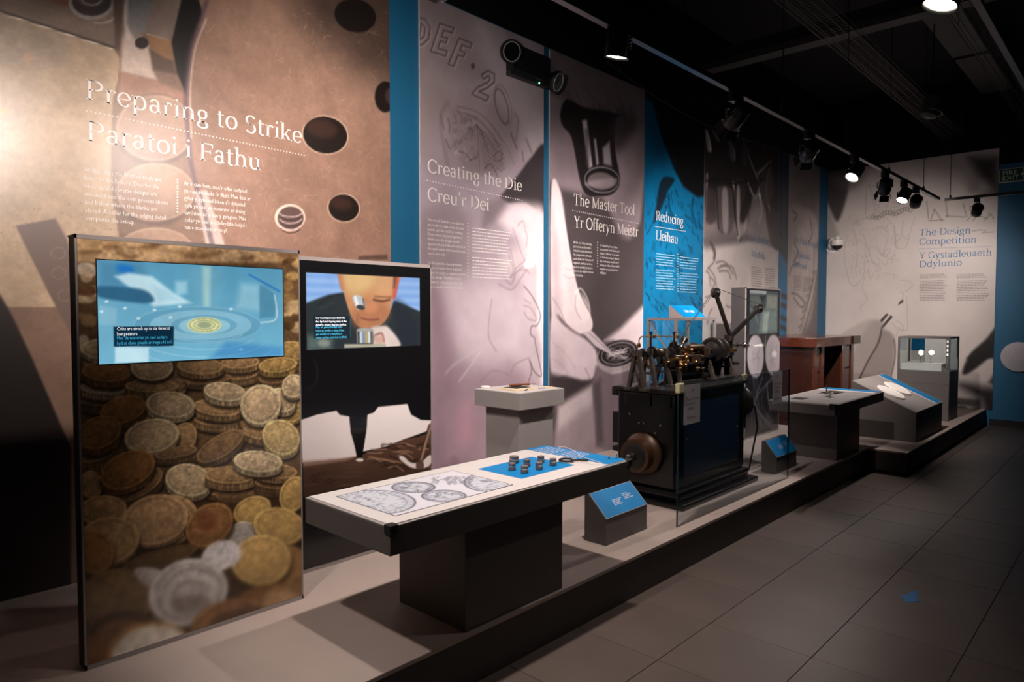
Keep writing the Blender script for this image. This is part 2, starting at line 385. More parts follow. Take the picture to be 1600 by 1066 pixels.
tm = bpy.data.meshes.new('tile'); tb = bmesh.new(); bmesh.ops.create_cube(tb, size=1.0)
for v in tb.verts: v.co = Vector((v.co.x*(P_-0.003), v.co.y*(P_-0.003), v.co.z*0.012))
bmesh.ops.bevel(tb, geom=[e for e in tb.edges if all(v.co.z > 0 for v in e.verts)], offset=0.0012, segments=1, affect='EDGES')
tb.to_mesh(tm); tb.free(); tm.materials.append(m_tile)
for i in range(8):
    for j in range(24):
        o = new_obj('tile', tm, fl); o.location = (-2.145+P_*(i+0.5)-0.0, 0.17+P_*(j+0.5), -0.006+random.uniform(-0.0004, 0.0004))
struct(B().box(-5.0, 4.0, -2.5, 13.0, ZC, ZC+0.1).obj('ceiling', m_ceil))
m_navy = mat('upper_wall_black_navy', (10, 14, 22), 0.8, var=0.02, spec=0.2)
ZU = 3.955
struct(B().box(XW-0.15, XW, -2.5, YE+0.15, 0.0, ZU).obj('wall_left', m_blue))
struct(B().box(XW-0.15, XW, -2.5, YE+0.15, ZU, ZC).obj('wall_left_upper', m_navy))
struct(B().box(XW, 4.0, YE, YE+0.15, 0.0, ZU-.25).obj('wall_end', m_blue))
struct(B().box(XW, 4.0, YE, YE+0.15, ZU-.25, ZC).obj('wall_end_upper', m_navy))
struct(B().box(-1.70, 4.0, YE-0.015, YE, 0.0, 0.10).obj('baseboard_end', m_black))
# low display platform along the wall, with a wider further stage
Y2 = 7.52
pl = thing('display_platform', 'long low grey-beige display platform with dark front along the graphic wall', 'platform', (XW+1, 4, 0))
B().box(XW+0.001, XF, -1.5, Y2, PZ-0.02, PZ, 0.003).obj('platform_top', m_plat, pl)
B().box(XW+0.001, XF-0.004, -1.495, Y2, 0.0, PZ-0.0205).obj('platform_side', m_platside, pl)
p2 = thing('display_stage', 'further, wider end of the low platform before the end wall', 'platform', (XW+1, 9, 0))
B().box(XW+0.001, -1.74, Y2+0.001, YE-0.016, PZ-0.02, PZ, 0.003).obj('platform_top', m_plat, p2)
B().box(XW+0.001, -1.744, Y2+0.005, YE-0.016, 0.03, PZ-0.0205).obj('platform_side', m_platside, p2)
B().box(XW+0.001, -1.77, Y2+0.03, YE-0.016, 0.0, 0.0295).obj('toe_kick', m_black, p2)
# ------------------------------------------------------------------ printed graphic panels
XP = XW+0.016
m_print = printmat('mural_print', 0.42, 0.45)
m_gloss = printmat('mural_print_satin', 0.36, 0.75)
m_white = mat('white_vinyl_lettering', (226, 219, 215), 0.5, var=0.0)
m_bluet = mat('blue_vinyl_lettering', (40, 110, 158), 0.5, var=0.0)
m_darkt = mat('grey_print_lettering', (120, 110, 112), 0.5, var=0.0)
m_board = mat('panel_edge_white', (190, 184, 182), 0.6)
wc = lambda x, y: onx(x, y, XP)[1:3]
wplace = lambda S, T: (np.full_like(S, XP), S, T)
wtext = lambda s, t: (XP+0.0015, s, t)
ZTOP = 3.94
def Zm(ox, oy, k): return lambda *pts: [(ox+k*x, oy+k*y) for x, y in pts]
def wall_panel(label, y0, y1, z0, z1, ns, nt, base):
    t = thing('graphic_panel', label, 'panel', (XP-0.008, (y0+y1)/2, z0))
    B().box(XW+0.001, XP-0.001, y0, y1, z0, z1).obj('backing_board', m_board, t)
    return t, Sheet(y0, y1, z0, z1, ns, nt, wc, base)
def yat(px, py=300): return wc(px, py)[0]
edges = {k: float(yat(k)) for k in (610, 657, 849.5, 859, 1006.5, 1100, 1218, 1232.5, 1280.5)}
# ---- big copper mural
tm_, s = wall_panel('huge copper-brown mural of a machine plate with round holes, headed Preparing to Strike', -0.7, edges[610], PZ, ZTOP, 560, 500, (132, 104, 88))
z1 = Zm(0, 0, 0.2); z2 = Zm(0, 280, 0.2627)
s.poly([(-300, -80), (186, -80), (183, 80), (-300, -80)], (120, 104, 94), 4)
s.poly([(-300, -300), (190, -300), (180, 76), (0, 20), (-300, -80)], (124, 106, 94), 3)
s.poly(z1((380, 0), (560, 0), (540, 45), (420, 20)), (120, 60, 40), 5, .7, True)
s.poly(z1((380, 130), (900, 60), (890, 260), (600, 240)), (150, 125, 112), 10, .6, True)
s.ell(143, 4, 36, 27, (168, 158, 152), 1.5); s.ell(143, 2, 31, 23, (66, 56, 54), 1.5); s.ell(142, 0, 22, 10, (92, 80, 76), 3)
s.ring(143, -6, 17, 14, (190, 180, 172), 2, 1, .9, t0=20, t1=170); s.ring(156, 20, 26, 16, (190, 178, 168), 3, 1, .8, t0=20, t1=110)
plate = [(-300, -70), (0, 20), (178, 77), (187, 91), (184, 125), (176, 155), (173, 230), (174, 300), (186, 372), (200, 480), (-300, 480)]
s.poly(plate, (180, 154, 128), 1.2)
s.poly([(-300, -70), (0, 20), (110, 56), (100, 110), (0, 100), (-300, 80)], (156, 138, 120), 22, .7)
s.line([(-300, -76), (0, 17), (178, 74)], (56, 44, 40), 4, 2, .9, False); s.line([(-300, -72), (0, 20), (175, 76)], (240, 230, 215), 1.6, .8, .9, False)
for (x, y, r, c) in ((43, 91, 8, (196, 150, 110)), (4, 172, 7, (200, 160, 90)), (28, 72, 5, (170, 150, 135)), (75, 80, 4, (180, 160, 140)), (75, 155, 9, (190, 168, 150))): s.ell(x, y, r, r*.8, c, 5, .55)
s.poly([(186, 80), (200, -40), (175, -40), (180, 76)], (96, 76, 68), 2)
s.poly([(196, -40), (248, -40), (228, 50), (206, 62), (196, 30)], (92, 104, 112), 5, 1, False, (150, 140, 134))
s.poly([(198, 40), (212, 62), (232, 70), (238, 108), (246, 126), (188, 112), (192, 60)], (205, 184, 170), 4, .95)
s.line([(199, -20), (196, 30), (200, 60)], (222, 214, 208), 4, 3, .8)
s.poly([(188, 112), (246, 126), (290, 146), (292, 178), (186, 160)], (164, 124, 104), 4, .9)
s.ell(221, 67, 11, 9.5, (46, 34, 30), 1.2); s.ring(221, 67, 12, 10.5, (220, 205, 190), 1, .8, .7, t0=100, t1=270)
s.poly([(244, -40), (300, -40), (268, 65), (230, 53)], (134, 116, 106), 1.5); s.line([(230, 53), (268, 65)], (226, 208, 186), 1.4, .8, .9)
s.poly([(230, 53), (268, 65), (269, 94), (256, 92), (236, 78)], (150, 112, 78), 1.5)
s.poly([(233, 76), (256, 90), (269, 94), (276, 116), (240, 110)], (98, 76, 66), 3)
s.poly([(292, -40), (340, -40), (305, 50), (296, 96), (290, 146), (276, 112), (268, 66)], (24, 18, 16), 2)
disc = [(340, -60), (316, 30), (301, 70), (295, 110), (292, 150), (295, 215), (302, 262), (318, 325), (345, 390), (380, 450), (700, 450), (700, -60)]
for (cy, ry) in ((200, 56), (300, 50), (395, 44)):
    s.ell(243, cy+3, 64, ry, (108, 84, 74), 4); s.ell(243, cy, 62, ry-4, (168, 136, 116), 3, 1, 0, (150, 120, 104)); s.ring(243, cy, 60, ry-6, (196, 168, 148), 2, 1.5, .7)
s.poly(disc, (150, 120, 102), 2, 1, True, (146, 112, 96))
s.line([(338, -50), (314, 30), (299, 72), (293, 115), (290, 160), (294, 215), (300, 262), (316, 325), (342, 390)], (92, 70, 84), 6, 3, .8)
s.line([(322, 30), (306, 72), (299, 115), (297, 160), (299, 215)], (226, 204, 190), 2, 1.4, .7)
s.poly([(304, 300), (322, 296), (352, 385), (322, 385)], (212, 196, 190), 3, .75); s.poly([(310, 300), (315, 300), (336, 385), (328, 385)], (110, 96, 96), 2, .8)
s.poly([(420, -60), (700, -60), (700, 170), (560, 110), (480, 40)], (66, 52, 46), 46, .8)  # dark top right: partly the print's own tone, partly light falloff painted in
s.mottle(9, .10, 5, 3); s.mottle(40, .06, 3, 9)
s.mottle(110, .04, 2, 13)
for k in range(420):
    x, y = RNG.uniform(310, 608), RNG.uniform(5, 405); a = RNG.uniform(0, 3.14); L = RNG.uniform(3, 16)
    s.line([(x, y), (x+L*math.cos(a), y+L*math.sin(a))], (214, 180, 156) if k % 3 else (104, 78, 66), .6, .7, RNG.uniform(.15, .5), False)
def hole(x, y, rx, ry, rot=12):
    s.ell(x, y, rx+1.6, ry+1.6, (226, 198, 172), 1.2, .8, rot); s.ell(x, y, rx, ry, (30, 20, 17), 1.0, 1, rot); s.ell(x-rx*.15, y-ry*.35, rx*.7, ry*.5, (66, 42, 34), 6, .7, rot)
hole(508, 211, 35, 29); hole(537, 325, 24, 21)
s.ell(555, 24, 33, 26, (26, 20, 18), 2, .95, 15); s.ell(602, 151, 17, 25, (30, 22, 20), 1.5, 1); s.ring(602, 151, 17, 25, (130, 106, 92), 1.2, 1, .8); s.ell(608, 150, 6, 12, (70, 56, 50), 3, .8)
s.ell(453, 340, 24, 21, (226, 202, 186), 1.2); s.ell(454, 341, 20.5, 18.5, (92, 70, 66), 1.2)
for k in range(6): s.ring(454, 330+k*5, 19-k*.8, 9, (208, 186, 182) if k % 2 == 0 else (54, 40, 40), 1.6, .8, .9, t0=15, t1=165)
s.poly([(560, 400), (605, 398), (605, 406), (560, 406)], (60, 46, 42), 2, .6)
# lower left: dark bars of the machine
s.poly(z2((90, 275), (330, 232), (395, 350), (420, 440), (430, 940), (300, 700)), (112, 92, 84), 1.4)
s.line(z2((90, 275), (330, 232)), (190, 165, 150), 1, .8, .7); s.line(z2((330, 232), (400, 360)), (150, 128, 116), 3, 1, .7)
for (cx, cy) in ((345, 440), (350, 560), (385, 690)): s.ring(cx*.2627, 280+cy*.2627, 11, 9, (158, 134, 122), 1, .8, .7)
s.poly(z2((0, 690), (60, 790), (190, 1066), (420, 1600), (420, 3000), (-900, 3000), (-900, -200)), (34, 26, 24), 3)
for k in range(60):
    x, y = RNG.uniform(0, 180), RNG.uniform(280, 420); s.ell(x, y, RNG.uniform(.5, 2), RNG.uniform(.5, 1.5), (120, 98, 86), 1.2, .5)
s.poly([(180, 372), (620, 372), (620, 900), (110, 900), (110, 372)], (128, 98, 84), 6, .0)
s.build('printed_sheet', wplace, m_gloss, tm_)
lettering('heading_word', 'Preparing to Strike', wc(134, 154), wc(471, 224), .100, m_white, tm_, wtext)
lettering('heading_word', 'Paratoi i Fathu', wc(136, 219), wc(407, 266), .100, m_white, tm_, wtext)
dots('dotted_rule', wc(135, 173), wc(475, 243), 62, .0042, m_white, tm_, wtext)
sans('body_lettering', ['At this stage the finished tools are', 'taken to the factory. Dies for the', 'obverse and reverse designs are', 'mounted into the coin presses above', 'and below where the blanks are', 'placed. A collar for the edging detail', 'completes the set-up.'], wc(131, 268), .034, .0405, m_white, tm_, wtext, fit=wc(261, 290)[0]-wc(131, 290)[0])
sans('body_lettering', ["Ar y cam hwn, mae'r offer terfynol", "yn cael eu cludo i'r ffatri. Mae deis ar", "gyfer y dyluniad blaen a'r dyluniad", 'cefn yn cael eu mowntio ar weisg', 'uwchben ac o dan y gwagion. Mae', 'coler yn cael ei ddefnyddio hefyd i', "lunio manylion yr ymyl."], wc(287, 289), .034, .0405, m_white, tm_, wtext, fit=wc(391, 300)[0]-wc(287, 300)[0])
dots('dotted_rule', wc(277, 281), wc(277, 331), 12, .005, m_white, tm_, wtext)
# ---- Creating the Die
tm_, s = wall_panel('mauve-grey panel of a coin close-up with raised lettering, headed Creating the Die', edges[657], edges[849.5], PZ, ZTOP, 170, 420, (164, 148, 158))
z = Zm(640, 0, .4317); z8 = Zm(650, 380, .3378); zt = Zm(640, 240, .1877)
s.poly(z((0, -100), (250, -100), (330, 200), (200, 300), (60, 500), (0, 500)), (138, 126, 126), 30, .8, True)
s.poly(z((240, 60), (540, 200), (540, 480), (440, 560), (380, 420), (300, 300)), (196, 182, 188), 25, .8, True)
s.poly(z((60, 330), (330, 380), (360, 600), (60, 600)), (136, 122, 122), 14, .5, True)
dk = (70, 58, 60)
# raised letters round the rim
def emboss(paths, cx, cy, k, rot, w=2.0):
    r = math.radians(rot)
    for p in paths:
        q = [(cx+k*(x*math.cos(r)-y*math.sin(r)*1), cy+k*(x*math.sin(r)+y*math.cos(r))) for x, y in p]
        s.line([(x+2.0, y+2.0) for x, y in q], (220, 208, 208), w, 1.5, .35, False); s.line(q, dk, w, 1.1, .85, False)
LE = [[(-.25, -.5), (.25, -.5), (.25, -.32), (-.05, -.32), (-.05, -.1), (.15, -.1), (.15, .06), (-.05, .06), (-.05, .32), (.28, .32), (.28, .5), (-.25, .5), (-.25, -.5)]]
LF = [[(-.25, -.5), (.25, -.5), (.25, -.32), (-.05, -.32), (-.05, -.1), (.15, -.1), (.15, .06), (-.05, .06), (-.05, .5), (-.25, .5), (-.25, -.5)]]
LD = [[(-.25, -.5), (.05, -.45), (.25, -.2), (.25, .2), (.05, .45), (-.25, .5), (-.25, -.5)], [(-.08, -.3), (.08, -.15), (.08, .15), (-.08, .3), (-.08, -.3)]]
L2 = [[(-.25, -.25), (-.1, -.48), (.15, -.45), (.25, -.2), (.1, .1), (-.1, .3), (.28, .32), (.26, .5), (-.28, .48), (-.2, .2), (.05, -.1), (.08, -.25), (-.02, -.32), (-.12, -.15), (-.25, -.25)]]
L0 = [[(.26*math.cos(a*.35), .48*math.sin(a*.35)) for a in range(19)], [(.13*math.cos(a*.35), .33*math.sin(a*.35)) for a in range(19)]]
L1 = [[(-.1, -.5), (.1, -.5), (.1, .5), (-.1, .5), (-.1, -.5)]]
emboss(LD, 660, 50, 44, 8, 1.8); emboss(LE, 691, 62, 46, 18, 1.8); emboss(LF, 719, 84, 44, 22, 1.8); s.ell(739, 103, 3, 5, dk, 1.3, .8)
emboss(L2, 758, 132, 46, 24, 1.8)
zr = Zm(680, 120, .197)
s.ring(784, 166, 9, 28, (84, 70, 74), 1.8, 1.2, .8, -14); s.ring(786, 164, 12, 32, (110, 96, 100), 1.2, 1.4, .6, -14)
s.line(zr((600, 450), (650, 570)), (84, 70, 74), 2, 1.2, .8); s.line(zr((630, 290), (660, 350), (640, 500)), (104, 90, 94), 2, 1.8, .6); s.line(zr((720, 490), (765, 600)), (100, 86, 90), 2, 1.4, .7); s.line(zr((690, 590), (700, 670)), (100, 86, 90), 2, 1.4, .7)
# central relief: banded edge, feathered shield, worn lion mass
s.poly(zr((120, 270), (180, 240), (320, 280), (440, 390), (530, 520), (540, 700), (480, 780), (300, 760), (180, 640), (110, 440)), (134, 118, 122), 6, .55, True)
for k in range(5): s.line(zr((175+k*22, 235+k*26), (330-k*4, 275+k*26), (450-k*10, 385+k*24), (530-k*12, 510+k*20)), (96, 82, 86) if k % 2 == 0 else (178, 162, 166), 1.2, .9, .6)
s.line(zr((450, 380), (560, 540), (630, 700)), (120, 106, 110), 1.3, 1.3, .6)
for r_ in range(9):
    for c_ in range(7):
        x = 345+c_*26+r_*6; y = 400+r_*38+c_*20
        if x < 540 and y < 740: s.line(zr((x, y), (x+8, y+20), (x+22, y+14)), (82, 68, 72), 1.0, .8, RNG.uniform(.4, .8))
s.line(zr((330, 375), (380, 480), (425, 605)), (74, 60, 64), 1.2, .8, .8); s.line(zr((330, 375), (345, 560), (350, 740)), (84, 70, 74), 1, .8, .7)
s.ring(680+.197*500, 120+.197*630, 6, 8, (84, 70, 74), 1.1, .8, .8, 30); s.line(zr((390, 730), (440, 690), (500, 800)), (78, 64, 68), 1.3, .9, .8)
for k in range(46):
    x = RNG.uniform(140, 330); y = RNG.uniform(290, 660); s.line(zr((x, y), (x+RNG.uniform(-18, 18), y+14), (x+RNG.uniform(-26, 26), y+24)), (94, 80, 84) if k % 3 else (190, 176, 178), 1.6, 1.5, RNG.uniform(.3, .65))
for q in (((180, 270), (210, 310), (215, 360)), ((270, 410), (300, 420), (290, 470)), ((100, 330), (115, 390), (110, 440)), ((40, 300), (60, 380), (70, 410)), ((185, 590), (240, 610), (280, 660)), ((280, 660), (330, 640), (335, 600)), ((85, 500), (110, 560), (120, 570))): s.line(zr(*q), (84, 70, 74), 1.8, 1.4, .7)
s.line([(845, 110), (805, 60), (760, 10)], (120, 108, 110), 4, 8, .5); s.line([(700, 160), (688, 190), (700, 260)], (100, 88, 90), 3, 4, .5)
# dark finger and pale hand
s.poly(z((490, 530), (440, 570), (395, 630), (345, 690), (330, 715), (360, 735), (420, 735), (490, 760)), (60, 52, 56), 3, 1, True)
s.poly(zt((860, 430), (1000, 420), (1119, 480), (1119, 900), (980, 900), (900, 700), (740, 560)), (230, 214, 218), 10, .8, True)
s.poly(z8((400, 80), (590, 0), (600, 640), (500, 640), (430, 420), (480, 200)), (214, 198, 204), 14, .65, True)
s.poly(z8((120, 180), (440, 200), (470, 430), (440, 560), (330, 600), (240, 560), (100, 400)), (206, 190, 198), 22, .8, True)
s.poly(z8((60, 200), (130, 260), (200, 600), (300, 1000), (80, 1060), (60, 500)), (140, 116, 128), 22, .8, True)
s.poly(z8((200, 650), (420, 560), (560, 640), (600, 720), (500, 1066), (160, 1066)), (152, 128, 138), 30, .7, True)
s.poly(z8((560, 0), (600, 0), (600, 660), (575, 660), (580, 500), (560, 380)), (240, 230, 232), 5, .8)
prof = z8((500, 200), (540, 250), (575, 330), (560, 380), (535, 385), (530, 420), (548, 440), (555, 480), (580, 600), (570, 615), (545, 590), (525, 540), (535, 590), (520, 640))
s.line(prof, (74, 60, 66), 1.4, .9, .75)
for q in (((385, 190), (440, 215), (480, 170), (520, 110)), ((400, 150), (440, 190), (470, 130), (540, 80)), ((430, 60), (450, 120), (440, 160)), ((500, 290), (530, 300), (560, 350)), ((500, 320), (520, 350), (555, 360)), ((350, 260), (335, 420), (370, 500)), ((300, 640), (360, 590), (440, 615)), ((440, 600), (460, 560), (525, 530)), ((500, 260), (530, 280))):
    s.line(z8(*q), (130, 112, 120), 1.4, 1.6, .6)
for q in (((800, 830), (840, 800), (850, 850), (880, 960)), ((860, 620), (920, 800), (990, 960)), ((880, 960), (950, 900), (1000, 860)), ((830, 1040), (900, 980), (1010, 960)), ((900, 600), (940, 560), (960, 620)), ((860, 1060), (880, 960)), ((1000, 1000), (960, 960)), ((970, 780), (980, 690), (960, 640))):
    s.line(zt(*q), (138, 120, 126), 1.3, 1.4, .6)
s.poly(z8((520, 60), (550, 70), (535, 115), (500, 110)), (244, 236, 238), 2, .9, True)
s.poly(zt((640, 430), (760, 360), (800, 430), (640, 620), (600, 590)), (120, 106, 110), 8, .8, True)
s.poly(zt((110, 500), (460, 520), (480, 980), (110, 980)), (140, 122, 126), 14, .6, True)
s.line(z8((140, 600), (180, 560), (300, 480)), (206, 190, 198), 1.5, 3, .6); s.line(z8((200, 640), (300, 500)), (216, 200, 206), 1.5, 2, .6)
s.poly(z8((190, 780), (260, 740), (270, 900), (200, 940)), (176, 136, 148), 14, .6, True)
s.mottle(6, .07, 4, 21)
s.build('printed_sheet', wplace, m_print, tm_)
lettering('heading_word', 'Creating the Die', wc(668, 268.5), wc(815, 299), .097, m_white, tm_, wtext)
lettering('heading_word', "Creu'r Dei", wc(668, 313), wc(764, 329.5), .097, m_white, tm_, wtext)
dots('dotted_rule', wc(667, 282), wc(815.5, 313), 38, .0055, m_white, tm_, wtext)
sans('body_lettering', ['You would think by now that we', 'are ready to make coins, but this', "punch can't be used for striking.", 'If you struck this tool against a', 'blank coin, the design would', 'appear indented like a footprint in', 'the sand rather than raised as you', 'see it on a coin.', '', 'So the punch is cleverly turned', 'back to front in three separate', 'stages to create a negative version', 'of the design. This final tool is', 'known as a die and it is this die', 'that is used to strike our coins.'], wc(668, 345), .030, .0355, m_white, tm_, wtext, fit=wc(727, 380)[0]-wc(668, 380)[0])
rows = []
for k in range(16):
    if k == 8: continue
    a = wc(738, 357+k*5.1); rows.append((a[0], a[0]+.46-random.uniform(0, .07), a[1], .007))
greek('body_lettering', rows, m_white, tm_, wtext); dots('dotted_rule', wc(731, 349), wc(731, 432), 17, .0055, m_white, tm_, wtext)
# ---- The Master Tool
tm_, s = wall_panel('dark grey panel of a hand engraving a die under a loupe, headed The Master Tool', edges[859], edges[1006.5], PZ, ZTOP, 140, 400, (74, 66, 68))
z = Zm(840, 60, .3567); w = Zm(840, 300, .3942)
s.poly(z((40, -100), (520, -100), (520, 500), (470, 620), (450, 800), (400, 880), (330, 820), (280, 700), (200, 690), (60, 660), (40, 600)), (148, 132, 138), 6, 1)
s.poly(z((50, 280), (130, 290), (180, 500), (190, 640), (60, 620)), (128, 112, 118), 14, .7)
s.poly(z((60, -60), (250, 120), (420, 340), (330, 340), (130, 270), (60, 120)), (126, 112, 114), 16, .7, True)
s.poly(z((60, 120), (150, 260), (60, 230)), (84, 70, 74), 12, .8)
for k in range(26):
    x = RNG.uniform(90, 420); s.line(z((x, 120+x*.4), (x+40, 190+x*.4), (x+60, 260+x*.3)), (96, 82, 86), .8, 1, .4)
for k in range(26):
    x = RNG.uniform(200, 420); s.line(z((x, 300+RNG.uniform(-20, 20)), (x+RNG.uniform(5, 30), 340+RNG.uniform(-10, 30))), (60, 50, 54), 1, 1, .6)
s.poly(z((130, 265), (100, 320), (108, 380), (150, 440), (185, 620), (215, 685), (270, 692), (330, 680), (360, 630), (358, 590), (340, 480), (345, 350), (380, 340), (300, 320), (200, 300)), (38, 32, 34), 2, 1, True)
s.poly(z((320, 350), (430, 360), (400, 440), (345, 490)), (70, 60, 64), 10, .8, True)
s.poly(z((195, 360), (215, 355), (240, 560), (225, 570)), (206, 196, 200), 2.5, .9); s.poly(z((205, 400), (222, 390), (228, 560), (215, 560)), (90, 80, 84), 3, .7)
s.poly(z((246, 440), (256, 440), (268, 550), (258, 555)), (190, 180, 184), 2, .85); s.poly(z((285, 480), (315, 450), (325, 560), (290, 550)), (186, 174, 180), 3, .8)
s.ell(840+.3567*282, 60+.3567*628, 28, 21, (30, 26, 28), 1.4, 1, 5); s.ring(840+.3567*282, 60+.3567*620, 27, 20, (150, 142, 146), 1.6, 1, .9, 5); s.ell(840+.3567*278, 60+.3567*625, 21, 14, (112, 100, 104), 2, 1, 5); s.poly(z((215, 630), (340, 610), (330, 650), (230, 650)), (164, 152, 156), 3, .7, True)
# grey ground behind the headings, pale thumb, lower hand
s.poly(z((60, 640), (200, 690), (290, 720), (400, 880), (450, 880), (480, 640), (520, 640), (520, 1100), (60, 1100)), (74, 66, 68), 8, .9)
s.poly(z((330, 700), (440, 640), (440, 800), (400, 875), (350, 840)), (140, 124, 130), 8, .8, True)
s.poly(w((55, -20), (95, 10), (120, 180), (160, 380), (215, 500), (212, 550), (170, 565), (110, 520), (80, 480), (55, 480)), (222, 206, 210), 2, 1, True)
s.poly(w((55, 60), (80, 200), (95, 420), (90, 500), (55, 520)), (186, 168, 174), 9, .8)
s.poly(w((150, 400), (195, 430), (205, 500), (170, 510)), (236, 222, 224), 5, .8, True)
s.poly(w((55, 500), (110, 530), (180, 575), (232, 630), (240, 690), (215, 745), (180, 750), (110, 730), (55, 720)), (204, 188, 194), 3, 1, True)
s.poly(w((55, 560), (100, 620), (120, 720), (55, 715)), (178, 160, 166), 10, .7)
s.line(w((85, 500), (130, 545), (180, 575)), (120, 100, 106), 2.5, 2, .8)
for q, c_, w_2, al in ((((95, 10), (122, 180), (162, 380), (216, 500), (212, 552), (172, 566)), (66, 54, 58), 1.2, .7), (((150, 400), (172, 384), (200, 430), (208, 490)), (250, 240, 240), 1.6, .7), (((152, 410), (150, 460), (172, 505)), (170, 150, 156), 1.6, .7), (((110, 300), (128, 310), (150, 300)), (176, 158, 164), 1.4, .6), (((104, 330), (126, 342), (152, 338)), (176, 158, 164), 1.4, .6), (((60, 420), (90, 470), (110, 520)), (150, 130, 136), 2.2, .6), (((232, 632), (240, 690), (215, 745), (182, 750)), (70, 58, 62), 1.3, .7), (((60, 600), (110, 640), (150, 700)), (176, 156, 164), 2, .5), (((60, 660), (100, 690), (120, 725)), (168, 148, 156), 2, .5), (((188, 700), (205, 735), (200, 760)), (120, 100, 108), 1.6, .6)):
    s.line(w(*q), c_, w_2, 1.2, al)
s.poly(w((55, 720), (180, 750), (215, 745), (215, 800), (110, 830), (55, 760)), (54, 46, 48), 5, .95)
s.poly(w((265, 590), (330, 540), (430, 440), (440, 760), (380, 640), (300, 590)), (206, 190, 196), 5, 1)
s.poly(w((80, 850), (220, 760), (230, 1010), (330, 1040), (440, 1040), (440, 1150), (60, 1150)), (186, 172, 176), 6, 1)
s.poly(w((60, 960), (230, 830), (230, 1010), (330, 1066), (60, 1066)), (128, 112, 118), 10, .7)
s.poly(w((218, 760), (230, 690), (300, 700), (400, 660), (400, 1060), (300, 1040), (240, 1000)), (118, 104, 110), 3, 1); s.poly(w((218, 760), (250, 740), (260, 990), (240, 1000)), (76, 66, 70), 6, .8)
s.ell(840+.3942*318, 300+.3942*655, 34, 25, (160, 148, 152), 1.5, 1, -16); s.ell(840+.3942*320, 300+.3942*640, 32, 20, (34, 28, 30), 1.3, 1, -16)
s.ring(840+.3942*320, 300+.3942*640, 27, 16, (170, 160, 164), 1.4, 1, .8, -16); s.ring(840+.3942*320, 300+.3942*640, 20, 11, (120, 110, 114), 1, .8, .8, -16)
for k in range(30): s.line([(966+RNG.uniform(-18, 18), 552+RNG.uniform(-9, 9)), (966+RNG.uniform(-20, 20), 552+RNG.uniform(-10, 10))], (200, 190, 194), 1, .7, .6)
s.line(w((290, 720), (330, 712), (370, 700)), (180, 168, 172), 2, 1, .7)
s.poly(w((178, 558), (212, 548), (300, 640), (308, 655), (230, 612)), (196, 182, 188), 1.2); s.line(w((205, 560), (300, 645)), (110, 96, 100), 1, .8, .7)
s.mottle(7, .06, 4, 33)
s.build('printed_sheet', wplace, m_print, tm_)
lettering('heading_word', 'The Master Tool', wc(896.5, 320), wc(991.6, 336.5), .106, m_white, tm_, wtext)
lettering('heading_word', 'Yr Offeryn Meistr', wc(897, 355), wc(997, 370), .106, m_white, tm_, wtext)
dots('dotted_rule', wc(895, 329), wc(997, 349), 36, .006, m_white, tm_, wtext)
sans('body_lettering', ['At the end of the reducing', 'process we are left with a', 'reduction punch that shows', 'the design at the same size', 'as the final coin. Our team of', 'engineers can then work on', 'the tool carefully by hand to', 'improve the detail or remove', 'any blemishes.'], wc(896, 380), .032, .038, m_white, tm_, wtext, fit=wc(927, 390)[0]-wc(896, 390)[0])
sans('body_lettering', ["Ar ddiwedd y broses leihau,", "mae gennym bwnsh lleihau sy'n", "dangos y dyluniad o'r un maint", "â'r darn arian terfynol. Gall ein", "tîm o beirianwyr weithio ar yr", "offeryn yn ofalus â llaw i wella'r", 'manylion neu gael gwared ar', 'ddiffygion.'], wc(937.5, 385), .032, .038, m_white, tm_, wtext, fit=wc(968, 390)[0]-wc(937.5, 390)[0])
dots('dotted_rule', wc(933.5, 379), wc(933.5, 416), 10, .006, m_white, tm_, wtext)
# ---- Reducing
tm_, s = wall_panel('bright blue panel with dark relief marks and a black cone, headed Reducing', edges[1006.5]+.001, edges[1100], PZ, ZTOP, 110, 330, (6, 112, 162))
z = Zm(1000, 280, .2251)
for k in range(240):
    x, y = RNG.uniform(1008, 1098), RNG.uniform(290, 560); L = RNG.uniform(3, 12); a = RNG.uniform(.7, 1.9) if y < 440 else RNG.uniform(.6, 1.3)
    s.line([(x, y), (x+L*.5*math.cos(a)+RNG.uniform(-1, 1), y+L*.5*math.sin(a)), (x+L*math.cos(a), y+L*math.sin(a))], (0, 48, 76), RNG.uniform(.7, 2.2), .8, RNG.uniform(.5, .95))
s.poly([(1000, 100), (1104, 100), (1104, 306), (1090, 308), (1068, 292), (1052, 262), (1034, 215), (1020, 160), (1006, 150)], (16, 18, 22), 3, 1)
s.poly([(1006, 150), (1034, 215), (1052, 262), (1030, 262), (1006, 230)], (0, 86, 130), 14, .7)
s.poly(z((150, 0), (240, 0), (190, 90), (150, 200), (110, 290), (95, 290), (110, 200)), (20, 34, 46), 2.5, .95, True)
s.line(z((95, 290), (60, 360), (45, 380)), (10, 40, 60), 1.2, .8, .9); s.line(z((200, 110), (205, 200), (230, 260)), (0, 60, 96), 4, 2, .8); s.line(z((370, 140), (360, 220), (390, 330)), (0, 60, 96), 4, 2, .8)
s.mottle(8, .08, 4, 41)
s.build('printed_sheet', wplace, m_print, tm_)
lettering('heading_word', 'Reducing', wc(1024.8, 344), wc(1067.5, 353), .106, m_white, tm_, wtext)
lettering('heading_word', 'Lleihau', wc(1024.8, 374.5), wc(1059, 381), .106, m_white, tm_, wtext)
dots('dotted_rule', wc(1024, 354), wc(1071, 361.5), 34, .006, m_white, tm_, wtext)
rows = []
for k in range(14):
    if k == 5: continue
    for x0, x1, yy in ((1025, 1056, 397), (1062, 1092, 402)):
        a = wc(x0, yy+k*4.2); b_ = wc(x1, yy+k*4.2); rows.append((a[0], b_[0]-random.uniform(0, .08), a[1], .009))
